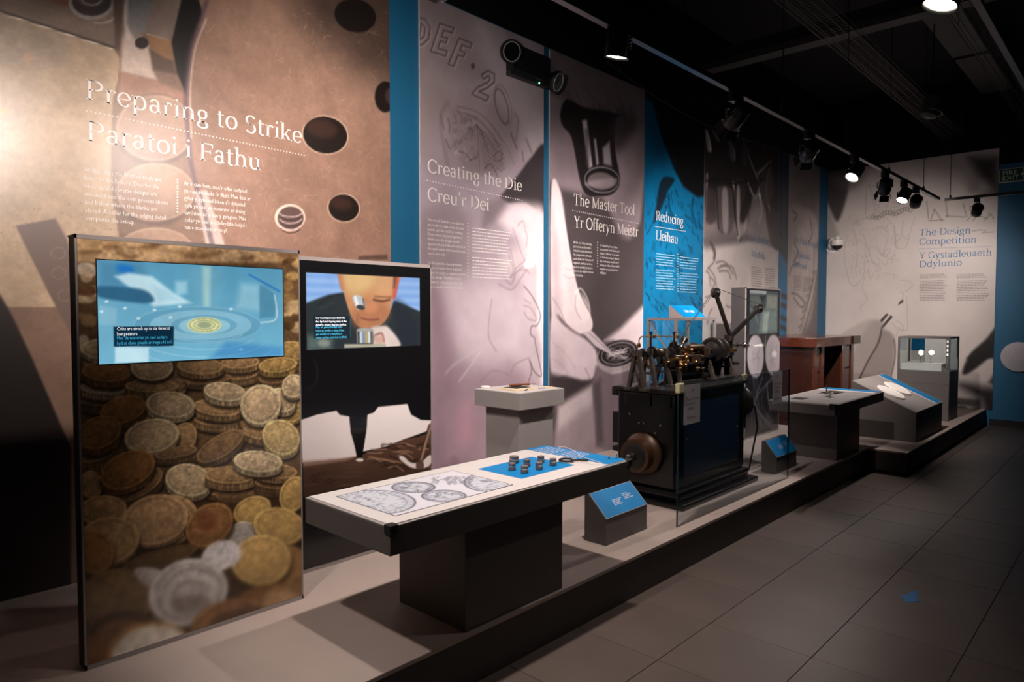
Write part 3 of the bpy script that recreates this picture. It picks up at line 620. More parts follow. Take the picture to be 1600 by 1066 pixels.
greek('body_lettering', rows, mat('pale_blue_print', (150, 190, 210), .5, var=0), tm_, wtext); dots('dotted_rule', wc(1059, 397), wc(1059, 455), 16, .006, m_white, tm_, wtext)
# ---- Modelling
tm_, s = wall_panel('white panel with black glossy glass shapes above, headed Modelling', edges[1100]+.001, edges[1218], PZ, ZTOP, 120, 300, (206, 196, 194))
z = Zm(1000, 280, .2251); u = Zm(1080, 180, .3565)
s.poly(u((50, -40), (390, -40), (390, 560), (380, 590), (340, 560), (230, 545), (170, 520), (60, 520)), (40, 34, 36), 4, 1)
s.poly(u((58, 460), (160, 450), (250, 470), (300, 540), (180, 540), (60, 530)), (150, 138, 138), 8, .9, True); s.poly(u((60, 525), (170, 520), (240, 550), (120, 575), (60, 580)), (108, 98, 98), 5, .9, True)
s.poly(u((260, 440), (300, 400), (360, 520), (360, 560), (290, 560), (250, 500)), (180, 168, 168), 7, .9, True)
for q, c_, wd_ in ((((68, 70), (80, 110), (85, 150)), (190, 180, 182), 5), (((95, 70), (120, 110)), (150, 142, 148), 4), (((170, 120), (190, 160), (190, 190)), (120, 112, 120), 5), (((150, 340), (150, 480)), (120, 110, 112), 14), (((185, 300), (205, 420), (215, 520)), (160, 150, 150), 6), (((220, 330), (235, 420), (200, 520)), (96, 86, 88), 6), (((300, 350), (310, 420), (300, 460)), (210, 198, 198), 8), (((340, 240), (330, 330), (345, 420)), (140, 130, 132), 6), (((70, 260), (66, 380), (64, 440)), (120, 110, 112), 5), (((230, 110), (260, 200), (300, 300)), (110, 102, 108), 4), (((290, 260), (350, 200)), (120, 112, 114), 4), (((120, 320), (125, 420)), (86, 78, 80), 5), (((250, 300), (280, 360), (300, 320)), (150, 140, 142), 4)):
    s.line(u(*q), tuple(min(255, v*1.35) for v in c_), wd_*.6, 1.6, .95)
for q, c_, al in ((((62, 330), (110, 340), (112, 450), (70, 470)), (74, 66, 68), .8), (((112, 330), (180, 330), (182, 500), (120, 505)), (92, 84, 86), .8), (((135, 335), (160, 335), (162, 500), (140, 500)), (176, 166, 166), .8), (((190, 300), (240, 300), (228, 520), (205, 530)), (58, 50, 52), .9), (((200, 330), (214, 330), (212, 525), (202, 525)), (206, 196, 196), .75), (((255, 380), (300, 360), (330, 440), (300, 540), (262, 520)), (150, 140, 140), .75), (((300, 300), (345, 210), (360, 330), (330, 400)), (84, 76, 78), .8), (((228, 420), (250, 390), (240, 500), (205, 540)), (220, 210, 208), .6), (((330, 420), (385, 440), (388, 580), (350, 560)), (70, 62, 64), .8), (((60, 70), (76, 80), (88, 150), (74, 155)), (196, 188, 190), .8), (((230, 110), (248, 150), (240, 230), (222, 190)), (70, 66, 74), .8), (((165, 120), (185, 140), (192, 200), (172, 190)), (88, 84, 96), .8)):
    s.poly(u(*q), c_, 2.5, al, True)
for q in (((185, 330), (190, 420), (205, 525)), ((112, 330), (116, 420), (120, 500)), ((250, 330), (262, 300), (330, 280)), ((60, 290), (140, 280), (180, 300), (250, 290)), ((345, 210), (300, 300), (270, 250))):
    s.line(u(*q), (18, 15, 17), 1.6, 1.0, .9)
s.poly(u((245, 330), (265, 380), (230, 470), (215, 440)), (24, 20, 22), 3, .9, True); s.poly(u((310, 130), (345, 150), (330, 180), (295, 170)), (92, 40, 38), 4, .5, True)
for q in (((470, 620), (520, 560), (500, 480)), ((540, 620), (600, 600), (650, 660)), ((550, 640), (610, 640), (630, 690)), ((560, 600), (640, 610), (670, 690)), ((480, 620), (520, 680), (530, 740)), ((490, 680), (520, 720), (500, 760)), ((455, 820), (500, 810), (540, 830)), ((600, 880), (620, 890), (640, 885)), ((460, 640), (480, 660), (490, 740)), ((530, 580), (570, 570), (610, 590)), ((470, 1000), (480, 940), (500, 900))):
    s.line(z(*q), (104, 92, 92), 1.6, 1.2, .8)
s.line(z((490, 440), (520, 500), (515, 550)), (80, 70, 70), 4, 1.5, .9)
s.mottle(5, .05, 4, 51)
s.build('printed_sheet', wplace, m_print, tm_)
lettering('heading_word', 'Modelling', wc(1173, 375.7), wc(1203.7, 383.5), .084, m_bluet, tm_, wtext)
lettering('heading_word', 'Modelu', wc(1173.8, 401), wc(1196, 405.5), .084, m_bluet, tm_, wtext)
rows = []
for k in range(9):
    for x0, x1, yy in ((1173.8, 1192, 418), (1195, 1211, 420)):
        a = wc(x0, yy+k*3.6); b_ = wc(x1, yy+k*3.6); rows.append((a[0], b_[0]-random.uniform(0, .06), a[1], .010))
greek('body_lettering', rows, m_darkt, tm_, wtext)
# ---- narrow blue strip with dark folds
tm_, s = wall_panel('narrow blue strip with dark fabric folds between the Modelling and Final Design panels', edges[1218]+.001, edges[1232.5], PZ, ZTOP, 30, 260, (6, 110, 158))
s.poly([(1210, 180), (1236, 180), (1236, 405), (1226, 398), (1210, 385)], (22, 28, 36), 3, .95)
for k in range(9): x = RNG.uniform(1216, 1233); s.line([(x, 220), (x+RNG.uniform(-4, 4), 300), (x+RNG.uniform(-4, 4), 370)], (30, 70, 110), 1.5, 1.5, .7)
s.poly([(1216, 372), (1236, 380), (1236, 412), (1222, 400)], (40, 60, 72), 3, .9, True)
for a_ in (455, 470, 490, 505): s.poly([(1214, a_), (1236, a_+8), (1236, a_+18), (1214, a_+6)], (44, 52, 60), 1.6, .9)
s.build('printed_sheet', wplace, m_print, tm_)
# ---- The Final Design
tm_, s = wall_panel('narrow grey coin-relief panel in the corner, headed The Final Design', edges[1232.5]+.001, edges[1280.5], PZ, ZTOP, 70, 280, (146, 136, 136))
u = Zm(1080, 180, .3565)
s.poly(u((430, 150), (570, 150), (570, 440), (430, 440)), (104, 98, 102), 20, .7)
s.poly(u((420, 440), (540, 440), (556, 620), (545, 760), (500, 900), (470, 980), (420, 990)), (172, 160, 158), 5, .9, True)
s.poly(u((560, 640), (575, 640), (575, 1000), (480, 1000), (530, 880)), (92, 84, 86), 5, .9, True)
for q in (((556, 560), (552, 700), (520, 860), (480, 980)), ((540, 600), (535, 720), (505, 850)), ((440, 780), (470, 790), (500, 830), (480, 840), (450, 800)), ((445, 420), (465, 440), (450, 460)), ((520, 450), (530, 520), (515, 560)), ((450, 560), (470, 600), (450, 640)), ((430, 700), (445, 660), (470, 650))):
    s.line(u(*q), (84, 74, 76), 1.5, 1.1, .8)
for k in range(8): s.line(u((470+k*9, 930-k*34), (486+k*9, 920-k*34), (476+k*9, 945-k*34)), (98, 88, 88), 1.2, 1, .8)
s.mottle(8, .08, 4, 61)
s.build('printed_sheet', wplace, m_print, tm_)
lettering('heading_word', 'The Final Design', wc(1239.7, 378), wc(1277, 387.5), .084, m_bluet, tm_, wtext)
lettering('heading_word', 'Y Dyluniad', wc(1240, 401), wc(1265.4, 406), .084, m_bluet, tm_, wtext)
lettering('heading_word', 'Terfynol', wc(1240, 417), wc(1260, 421), .084, m_bluet, tm_, wtext)
rows = []
for k in range(8):
    for x0, x1, yy in ((1240, 1252, 432), (1255, 1267, 434)):
        a = wc(x0, yy+k*3); b_ = wc(x1, yy+k*3); rows.append((a[0], b_[0], a[1], .010))
greek('body_lettering', rows, m_darkt, tm_, wtext)
# ---- end wall: The Design Competition
YP = YE-0.016
ec = lambda x, y: (lambda p: (p[0], p[2]))(ony(x, y, YP))
eplace = lambda S, T: (S, np.full_like(S, YP), T)
etext = lambda s_, t_: (s_, YP-0.0015, t_)
ex0, ex1 = float(ec(1288.5, 400)[0]), float(ec(1557, 400)[0])
tm_ = thing('graphic_panel', 'large pale end-wall panel with a pencil portrait sketch, headed The Design Competition', 'panel', ((ex0+ex1)/2, YP+.008, PZ))
B().box(ex0, ex1, YP+.001, YE-.001, PZ+.001, ZTOP).obj('backing_board', m_board, tm_)
s = Sheet(ex0, ex1, PZ+.001, ZTOP, 210, 320, ec, (196, 186, 182))
z = Zm(1280, 240, .3002); q2 = Zm(1320, 500, .1877)
s.poly(z((20, 60), (110, 60), (160, 130), (100, 350), (40, 250), (20, 220)), (70, 62, 62), 4, .95, True); s.poly(z((30, 110), (200, 100), (260, 60), (200, 170), (120, 180)), (120, 112, 110), 10, .6, True)
s.poly(z((25, 260), (70, 330), (100, 420), (60, 470), (25, 540)), (150, 138, 134), 5, .8)
s.poly(z((780, 20), (930, 20), (930, 200), (840, 120)), (50, 44, 44), 12, .9)
pc = (92, 84, 84)
for q in (((250, 140), (245, 330), (290, 300), (260, 160), (300, 270)), ((260, 160), (330, 200), (300, 300)), ((250, 330), (330, 300), (430, 290), (500, 250)), ((260, 345), (340, 320), (440, 310)), ((300, 170), (380, 200), (350, 280)), ((410, 110), (440, 90), (460, 130), (440, 190)), ((510, 90), (530, 150), (510, 200)), ((170, 370), (230, 340), (330, 330), (390, 380), (400, 460)), ((150, 420), (130, 520), (150, 640), (180, 690), (230, 640), (235, 560)), ((180, 400), (200, 500), (190, 600)), ((270, 400), (320, 380), (360, 420), (340, 500)), ((230, 420), (260, 520), (300, 600)), ((250, 560), (290, 570), (320, 600), (290, 615)), ((300, 480), (340, 540), (370, 500)), ((390, 380), (400, 480), (450, 490), (470, 420), (500, 330)), ((440, 350), (430, 420), (470, 450)), ((250, 600), (270, 660)), ((240, 640), (225, 700), (250, 760), (215, 800), (225, 820)), ((420, 660), (470, 665), (485, 690), (450, 720)), ((420, 720), (440, 730), (430, 760)), ((455, 740), (460, 880), (455, 920), (410, 915), (380, 880)), ((400, 870), (430, 890), (440, 920), (410, 905)), ((360, 920), (395, 955), (410, 920)), ((380, 250), (420, 270), (380, 280))):
    s.line(z(*q), pc, .7, .7, .34)
for k in range(14): s.ring(1280+.3002*(280+k*15), 240+.3002*(330-k*3+8*math.sin(k)), 3, 3, pc, 1, .7, .6)
for k in range(70):
    x, y = RNG.uniform(150, 420), RNG.uniform(340, 640); a_ = RNG.uniform(0, 6.28); s.line(z((x, y), (x+18*math.cos(a_), y+22*math.sin(a_)), (x+30*math.cos(a_+.6), y+38*math.sin(a_+.6))), pc, .7, .6, .22)
for q in (((560, 250), (570, 340)), ((660, 250), (668, 330)), ((660, 325), (760, 330)), ((600, 290), (580, 350)), ((600, 290), (640, 350)), ((570, 350), (650, 345)), ((750, 260), (770, 330)), ((770, 350), (800, 320), (840, 330)), ((800, 350), (830, 325), (880, 340)), ((860, 350), (890, 320), (910, 340)), ((800, 405), (830, 398), (870, 402)), ((850, 412), (910, 408)), ((880, 310), (900, 316))):
    s.line(z(*q), (84, 74, 74), 1.1, .8, .7)
s.poly(z((100, 960), (240, 870), (300, 865), (330, 890), (325, 940), (200, 1100), (100, 1100)), (170, 160, 156), 4, .9, True)
s.poly(q2((60, 300), (200, 40), (310, 20), (300, 140), (90, 560), (-100, 560)), (156, 146, 142), 5, 1, True)
s.poly(q2((310, 90), (400, 130), (420, 260), (380, 500), (330, 560), (100, 560), (240, 250)), (142, 130, 128), 4, 1, True)
s.line(q2((310, 60), (280, 190), (190, 350), (90, 560)), (52, 44, 44), 2, 1, .9); s.line(q2((410, 160), (420, 300), (370, 540)), (70, 60, 60), 1.5, 1.2, .8); s.line(q2((280, 440), (330, 430), (370, 445)), (120, 108, 106), 1.2, 1.4, .7)
s.poly(z((318, 868), (352, 832), (360, 838), (326, 880)), (52, 44, 44), 1.2); s.poly(z((330, 895), (372, 842), (384, 850), (334, 906)), (52, 44, 44), 1.2); s.poly(z((410, 790), (420, 770), (438, 760), (436, 775)), (52, 44, 44), 1)
s.poly(z((770, 1066), (860, 1000), (940, 890), (940, 1066)), (14, 11, 11), 4, .95)
s.poly(q2((1270, 60), (1270, 230), (1120, 380), (1010, 450), (985, 420), (1050, 280), (1180, 160)), (11, 9, 9), 4, 1, True)
s.poly(q2((1200, 520), (1270, 410), (1270, 560)), (46, 40, 40), 4, .9); s.poly(q2((960, 540), (1130, 560), (1270, 600), (1270, 860), (1180, 860), (1120, 660)), (20, 16, 18), 14, 1, True)
s.mottle(3, .05, 4, 71)
s.build('printed_sheet', eplace, m_print, tm_)
for txt, a0, a1 in (('The Design', (1436.7, 368.5), (1517, 364.6)), ('Competition', (1436.7, 382.6), (1526, 379.2)), ('Y Gystadleuaeth', (1436.7, 404.5), (1550, 399.4)), ('Ddylunio', (1436.7, 417.7), (1502.7, 415))):
    lettering('heading_word', txt, ec(*a0), ec(*a1), .096, m_bluet, tm_, etext)
dots('dotted_rule', ec(1436.7, 389), ec(1551.7, 385), 46, .0055, m_bluet, tm_, etext)
rows = []
for k in range(17):
    if k == 3: continue
    for x0, x1 in ((1437, 1481), (1495, 1546)):
        a = ec(x0, 430+k*2.5); b_ = ec(x1, 430+k*2.5); rows.append((a[0], b_[0]-random.uniform(0, .06), a[1], .008))
greek('body_lettering', rows, m_darkt, tm_, etext)
# ------------------------------------------------------------------ screen kiosks
m_alu = mat('kiosk_frame_warm_grey', (140, 131, 128), 0.45, var=0.02, spec=0.4)
m_side = mat('kiosk_side_dark_grey', (58, 54, 54), 0.5)
m_kprint = printmat('kiosk_print_gloss', 0.3, 0.5, coat=0.25)
m_scr = printmat('screen_picture_lit', 0.25, 0.5, emit=1.0)
m_scrw = mat('screen_caption_white', (240, 244, 248), 0.4, var=0.0, emit=(235, 240, 245), estr=1.0)
m_scrc = mat('screen_caption_cyan', (60, 170, 210), 0.4, var=0.0, emit=(70, 176, 214), estr=0.8)
def kiosk(label, x, y0, y1, ztop, depth, fr=0.016):
    t = thing('screen_kiosk', label, 'kiosk', (x-depth/2, (y0+y1)/2, PZ))
    B().box(x-depth, x-0.004, y0+.003, y1-.003, PZ+.001, ztop-.003).obj('cabinet_body', m_side, t)
    b = B().box(x-.012, x, y0, y1, ztop-fr, ztop).box(x-.012, x, y0, y0+.007, PZ+.001, ztop).box(x-.012, x, y1-.007, y1, PZ+.001, ztop).box(x-.012, x, y0, y1, PZ+.001, PZ+.02)
    b.box(x-depth, x-.012, y0, y1, ztop-fr*.4, ztop)
    b.obj('frame_trim', m_alu, t)
    return t
def coin(s, cx, cy, rx, ry, rot=0, th=6, col=(176, 140, 92), blur=1.0, det=1.0, dark=.55):
    col = np.array(col, float); n = max(2, int(th/2.5))
    s.ell(cx+1, cy+th+2.5, rx+1.5, ry+1.5, (26, 18, 12), 3+blur, .8, rot)
    for k in range(n, 0, -1): s.ell(cx, cy+th*k/n, rx, ry, col*(dark+.12*(k % 2)), blur, 1, rot)
    if det > .3 and th >= 6:
        for k in range(int(rx*.9)):
            a = math.radians(RNG.uniform(25, 155)); x = cx+rx*.98*math.cos(a); y = cy+ry*.98*math.sin(a)
            s.line([(x, y+th*.25), (x+RNG.uniform(-1, 1), y+th*.8)], col*1.12, .7, .6, .55, False)
    s.ell(cx, cy, rx, ry, np.minimum(col*1.12, 255), blur, 1, rot, col*.86)
    s.ring(cx, cy, rx*.985, ry*.985, np.minimum(col*1.38, 255), 1.1, .7+blur*.5, .75, rot); s.ring(cx, cy, rx*.84, ry*.84, col*.62, 1, .7+blur*.5, .6, rot)
    if det > 0:
        r = math.radians(rot)
        for k in range(int(46*det)):
            a = RNG.uniform(0, 6.28); q = RNG.uniform(.1, .78)**.6; u, v = rx*q*math.cos(a), ry*q*math.sin(a)
            x = cx+u*math.cos(r)-v*math.sin(r); y = cy+u*math.sin(r)+v*math.cos(r); l = RNG.uniform(1.5, 5); b = RNG.uniform(-.9, .9)
            s.line([(x, y), (x+l*math.cos(b+r), y+l*.6*math.sin(b+r))], col*(1.34 if k % 2 else .62), .9, .8, .55, False)
        for k in range(int(26*det)):
            a = 2*math.pi*k/26; u, v = rx*.91*math.cos(a), ry*.91*math.sin(a)
            s.ell(cx+u*math.cos(r)-v*math.sin(r), cy+u*math.sin(r)+v*math.cos(r), 1.0, .9, col*1.3, .7, .6)
K1X, K1A, K1B = -2.94, .743, 1.662
t = kiosk('tall screen kiosk faced with a picture of piled gold coins, nearest to the viewer', K1X, K1A, K1B, 1.90, .09)
kc = lambda x, y: onx(x, y, K1X)[1:3]
s = Sheet(K1A+.008, K1B-.008, PZ+.021, 1.90-.017, 225, 400, kc, (120, 90, 58))
s.poly([(110, 370), (480, 370), (480, 410), (110, 410)], (196, 158, 112), 4)
for k in range(30): x = RNG.uniform(125, 470); s.ell(x, RNG.uniform(378, 404), RNG.uniform(8, 26), RNG.uniform(3, 7), (214, 178, 134) if k % 2 else (132, 96, 60), 4, .7, RNG.uniform(-15, 15))
for k in range(16): s.ell(RNG.uniform(122, 150), RNG.uniform(410, 570), RNG.uniform(8, 18), RNG.uniform(5, 12), [(214, 184, 146), (176, 138, 92), (226, 206, 184), (120, 84, 50)][k % 4], 2.5, .85, RNG.uniform(-20, 20))
for k in range(14): s.ell(RNG.uniform(444, 470), RNG.uniform(405, 570), RNG.uniform(8, 16), RNG.uniform(5, 12), [(206, 166, 96), (168, 128, 76), (210, 180, 130), (96, 66, 36)][k % 4], 2.5, .85, RNG.uniform(-20, 20))
G1, G2, G3, G4, G5 = (184, 146, 98), (214, 184, 142), (168, 118, 66), (196, 158, 92), (150, 116, 78)
coins = [(166, 545, 40, 16, 0, 8, G2), (455, 548, 30, 14, 0, 8, G4), (152, 626, 30, 8, 4, 14, G5), (161, 606, 36, 9, 2, 12, G2), (166, 581, 38, 15, 3, 12, G3), (275, 598, 19, 19, 20, 5, G5), (237, 603, 42, 9, 0, 12, G1), (237, 574, 33, 20, 0, 3, G2),
 (375, 600, 30, 10, -8, 18, G1), (375, 582, 30, 10, -5, 12, G1), (375, 566, 30, 9, -3, 9, G1), (325, 592, 36, 7, -5, 9, G5), (313, 572, 36, 12, 2, 9, G1), (434, 588, 30, 10, -8, 14, G5), (434, 570, 30, 11, -5, 9, G4),
 (455, 641, 19, 18, -15, 6, G4), (440, 625, 22, 18, 20, 8, G2), (458, 603, 17, 18, 30, 6, G2), (205, 655, 36, 12, -18, 10, G1), (192, 640, 37, 20, -16, 9, G3), (400, 690, 34, 10, 18, 14, G5), (400, 672, 32, 12, 15, 12, G1), (339, 655, 37, 10, 2, 12, G1), (339, 637, 37, 12, 6, 11, G1), (351, 612, 33, 14, 6, 10, G2),
 (407, 632, 32, 30, -38, 6, G2), (439, 683, 30, 26, 32, 8, (206, 176, 118)), (266, 632, 38, 20, 5, 9, G2), (288, 682, 18, 22, 25, 8, G1), (150, 700, 36, 20, -20, 22, G1), (154, 676, 36, 24, -20, 12, G3), (237, 681, 43, 26, -10, 7, G2),
 (275, 722, 33, 8, -12, 12, G5), (275, 707, 33, 8, -10, 11, G5), (344, 697, 42, 16, -32, 12, G5), (142, 757, 17, 21, -10, 5, G1), (210, 758, 48, 20, -26, 14, G5), (199, 734, 45, 27, -24, 9, G3), (330, 752, 24, 20, 30, 9, G1), (294, 750, 36, 25, 8, 9, G2), (375, 772, 38, 13, -4, 10, G5), (360, 742, 40, 13, 0, 13, G1), (430, 752, 32, 11, 0, 14, G5), (430, 736, 34, 11, 4, 9, G1), (403, 721, 38, 16, 4, 9, G2)]
for c_ in coins: coin(s, *c_)
s.poly([(110, 790), (480, 775), (480, 1070), (110, 1070)], (70, 48, 30), 14, .8)
soft = [(458, 772, 20, 28, 20, 4, G4, 1.5, .3), (394, 797, 30, 20, -20, 5, G4, 1.6, .2), (160, 797, 38, 22, -5, 5, G1, 1.6, .5), (262, 812, 48, 38, -12, 5, G1, 1.8, .4), (242, 812, 52, 38, -14, 7, (190, 150, 106), 1.8, .6), (168, 845, 50, 36, -12, 6, G1, 2.5, .5), (146, 862, 30, 34, -20, 5, G3, 3, .3), (380, 836, 22, 20, 0, 4, (176, 166, 156), 2.5, .2), (436, 822, 40, 28, 10, 5, G4, 2.5, .2), (327, 820, 40, 30, -38, 6, (160, 112, 68), 2, .6), (250, 872, 60, 12, -16, 8, (110, 84, 54), 3, .1)]
for c_ in soft: coin(s, *c_)
s.ell(323, 815, 17, 15, (124, 70, 44), 5, .7, -38)
coin(s, 455, 893, 28, 38, 0, 4, (150, 112, 70), 4, 0); coin(s, 408, 875, 46, 38, -8, 5, (206, 166, 100), 3.2, .5); coin(s, 422, 940, 50, 26, -8, 4, (120, 84, 48), 5, .2); coin(s, 180, 938, 56, 48, -5, 4, (134, 104, 66), 4.5, .2)
s.ell(346, 868, 32, 23, (222, 214, 212), 2.5, 1, -18); s.ell(235, 896, 24, 9, (206, 198, 196), 2.5, 1, 8); s.poly([(210, 890), (250, 896), (262, 930), (226, 915)], (198, 186, 180), 4, .9, True)
coin(s, 294, 925, 62, 50, -20, 3, (196, 186, 182), 4, 0, .8)
for k, rr in enumerate((.8, .62, .45)): s.ring(298, 932, 62*rr, 50*rr, (128, 116, 112) if k % 2 == 0 else (222, 214, 210), 5, 4, .7, -20, 170, 350)
for k in range(14): s.ell(298+48*math.cos(3.3+k*.2), 932+38*math.sin(3.3+k*.2), 3, 3, (226, 220, 216), 2.5, .7)
s.ell(300, 945, 30, 16, (120, 108, 100), 6, .7)
coin(s, 360, 975, 62, 36, -14, 3, (136, 96, 58), 6, .1); s.ell(372, 965, 44, 14, (70, 46, 28), 7, .7, -14); s.ell(440, 940, 30, 22, (176, 140, 96), 7, .8)
coin(s, 188, 995, 60, 36, -8, 3, (116, 84, 50), 6, .1); s.ring(190, 985, 46, 24, (44, 30, 20), 8, 5, .8, -8, 180, 360)
s.ell(232, 1020, 66, 48, (206, 150, 84), 7, .8, -14); s.ell(236, 1024, 64, 46, (226, 216, 200), 5, 1, -14, (206, 192, 176)); s.ell(142, 1030, 30, 34, (134, 88, 50), 6, .9)
s.mottle(16, .10, 3, 81); s.mottle(70, .20, 3, 83); s.defocus(780, 930, 9); s.C = 255*(np.clip(s.C, 0, 255)/255)**1.12; s.C = s.C*.84+s.C.mean(1, keepdims=True)*.16
s.build('printed_sheet', lambda S, T: (np.full_like(S, K1X+.0005), S, T), m_kprint, t)
# recessed display
def display(t, X, q, tex):
    p = np.array([onx(a, b, X)[1:3] for a, b in q]); y0, y1 = p[[0, 3], 0].mean(), p[[1, 2], 0].mean(); z0, z1 = p[[2, 3], 1].mean(), p[[0, 1], 1].mean()
    fr = B(); w = .004
    fr.box(X-.001, X+.002, y0-w, y1+w, z1, z1+w).box(X-.001, X+.002, y0-w, y1+w, z0-w, z0).box(X-.001, X+.002, y0-w, y0, z0, z1).box(X-.001, X+.002, y1, y1+w, z0, z1)
    d = fr.obj('display_bezel', m_black, t)
    s = Sheet(y0, y1, z0, z1, 200, 108, lambda a, b: onx(a, b, X)[1:3]); tex(s)
    s.build('display_picture', lambda S, T: (np.full_like(S, X+.0015), S, T), m_scr, d)
    return d
def tex1(s):
    z = Zm(90, 340, .2626); s.C[:] = (84, 148, 178)
    s.grad((300, 415), (300, 560), (120, 184, 210), 0, .8); s.grad((150, 480), (260, 480), (120, 176, 200), .4, 0)
    s.poly(z((240, 250), (500, 270), (560, 420), (240, 420)), (64, 122, 158), 12, .7); s.poly(z((360, 280), (440, 290), (440, 330), (360, 320)), (20, 110, 190), 6, .9, True)
    s.poly(z((340, 350), (420, 330), (560, 350), (690, 450), (800, 510), (570, 530)), (196, 224, 232), 4, .9); s.poly(z((560, 400), (660, 440), (720, 490), (600, 500)), (160, 200, 216), 5, .7)
    s.poly(z((240, 410), (490, 425), (570, 480), (540, 510), (400, 500), (240, 470)), (40, 92, 124), 4, .95, True)
    s.poly(z((700, 380), (770, 380), (770, 450), (700, 470)), (180, 214, 226), 5, .6)
    s.poly(z((780, 280), (980, 300), (960, 640), (820, 640)), (106, 164, 188), 14, .7); s.poly(z((860, 290), (910, 290), (905, 640), (870, 640)), (176, 208, 200), 5, .7)
    for cx, cy, rx, ry, c_ in ((830, 640, 380, 110, (96, 156, 184)), (850, 640, 300, 86, (128, 180, 202)), (870, 640, 200, 62, (102, 160, 186)), (872, 645, 150, 48, (140, 190, 208))):
        s.ell(90+.2626*cx, 340+.2626*cy, .2626*rx, .2626*ry, c_, 2); s.ring(90+.2626*cx, 340+.2626*cy, .2626*rx, .2626*ry, (170, 208, 222), 1, 1.2, .45)
    s.ell(319, 508, 27, 12.5, (206, 206, 150), 1); s.ring(319, 508, 23, 10, (120, 140, 110), 1.2, .7, .9); s.ring(319, 508, 16, 7, (130, 150, 120), 1, .7, .9); s.ell(319, 508, 11, 5, (150, 164, 130), 1.5)
    for k in range(30): a = RNG.uniform(0, 6.28); s.ell(319+21*math.cos(a), 508+9*math.sin(a), 1.2, .7, (236, 232, 176), .8, .8)
    s.poly(z((1090, 390), (1200, 400), (1210, 560), (1060, 540)), (150, 196, 212), 8, .7); s.poly(z((1200, 400), (1300, 460), (1290, 590), (1200, 600)), (76, 136, 164), 2, .9); s.line(z((1140, 340), (1320, 440)), (40, 110, 180), 3, 1, .9); s.line(z((1290, 460), (1300, 600), (1210, 625)), (206, 228, 232), 2, 1, .8)
    s.poly(z((245, 520), (350, 540), (350, 640), (245, 640)), (130, 180, 200), 2, .8); s.poly(z((340, 770), (540, 770), (540, 860), (340, 866)), (196, 226, 236), 3, .9); s.poly(z((245, 700), (330, 700), (330, 868), (245, 868)), (110, 172, 200), 3, .8)
    for x, y in ((260, 560), (480, 600), (575, 550), (725, 530), (1030, 545), (670, 595), (1090, 785), (290, 500), (400, 540)): s.ell(90+.2626*x, 340+.2626*y, 3, 2, (214, 234, 240), 1, .8)
    for k in range(4): s.ring(319, 520+k*7, 60+k*16, 14+k*5, (180, 216, 230), 1, 1, .6, 0, 10, 170)
    s.poly(z((1000, 740), (1340, 770), (1340, 830), (900, 840)), (40, 120, 190), 6, .5)
    s.poly(z((332, 648), (690, 648), (690, 765), (334, 768)), (6, 40, 62), .7)
    s.mottle(12, .05, 3, 5)
d = display(t, K1X, [(151, 404), (441, 422.5), (443, 557), (154, 568)], tex1)
tp = lambda s_, t_: (K1X+.0028, s_, t_)
sans('caption', ['Coins are struck up to six times at', 'low pressure'], kc(182, 516.5), .0205, .0205, m_scrw, d, tp, fit=kc(265, 516)[0]-kc(182, 516)[0])
sans('caption', ['Mae darnau arian yn cael eu taro', 'hyd at chwe gwaith ar bwysedd isel'], kc(182, 531), .0205, .0205, m_scrc, d, tp, fit=kc(267, 531)[0]-kc(182, 531)[0])
# ---- second kiosk
K2X, K2A, K2B = -3.22, 1.785, 2.70
t = kiosk('glossy black screen kiosk showing a man with a loupe, beside the coin kiosk', K2X, K2A, K2B, 1.90, .09, .02)
kc2 = lambda x, y: onx(x, y, K2X)[1:3]
s = Sheet(K2A+.008, K2B-.008, PZ+.021, 1.90-.021, 170, 330, kc2, (15, 14, 16))
z = Zm(450, 600, .3003)
s.poly(z((62, 190), (150, 160), (250, 140), (270, 162), (318, 170), (325, 250), (352, 345), (358, 380), (270, 392), (75, 412)), (232, 220, 218), 1, 1)
s.poly(z((412, 160), (445, 150), (470, 120), (620, 105), (640, 160), (690, 188), (745, 190), (755, 235), (600, 290), (500, 330), (390, 352), (405, 250)), (236, 226, 224), 1, 1)
s.poly(z((75, 412), (270, 392), (360, 378), (430, 350), (520, 330), (600, 290), (680, 275), (770, 240), (770, 480), (640, 490), (300, 540), (80, 590)), (92, 66, 52), 1.2, 1, False, (60, 42, 34))
s.poly(z((75, 400), (280, 385), (360, 378), (300, 400), (80, 430)), (176, 144, 132), 3, .7)
for k in range(36):
    x = RNG.uniform(400, 700); y = RNG.uniform(310, 450); s.line(z((x, y), (x+40, y+RNG.uniform(-14, 14)), (x+80, y+RNG.uniform(-4, 18))), (38, 24, 18) if k % 2 else (156, 122, 100), 1.7, .9, .8)
for k in range(24):
    x = RNG.uniform(80, 330); y = RNG.uniform(420, 540); s.line(z((x, y), (x+40, y-4), (x+90, y-RNG.uniform(0, 20))), (60, 42, 34) if k % 2 else (120, 90, 74), 1, 1, .4)
for k in range(14): a = RNG.uniform(0, 6.28); s.ring(450+.3003*(190+60*math.cos(a)), 600+.3003*(490+18*math.sin(a)), 5, 3, (50, 34, 28), .9, .7, .7)
s.poly(z((320, 165), (414, 150), (408, 240), (385, 385), (358, 385), (335, 260)), (17, 15, 17), 1)
s.line(z((745, 210), (720, 290), (690, 400), (672, 420)), (150, 120, 104), 5, 1.2, 1); s.line(z((735, 215), (705, 310), (685, 390)), (70, 50, 42), 3, 1, .9)
s.poly(z((578, 380), (600, 378), (640, 410), (690, 408), (735, 372), (748, 385), (740, 420), (700, 440), (640, 435), (590, 400)), (226, 214, 210), 1.2, 1, True); s.poly(z((670, 405), (700, 400), (705, 440), (668, 440)), (84, 60, 50), 1.4, .9, True)
s.ell(562, 719, 6, 2.5, (230, 220, 216), 1.2)
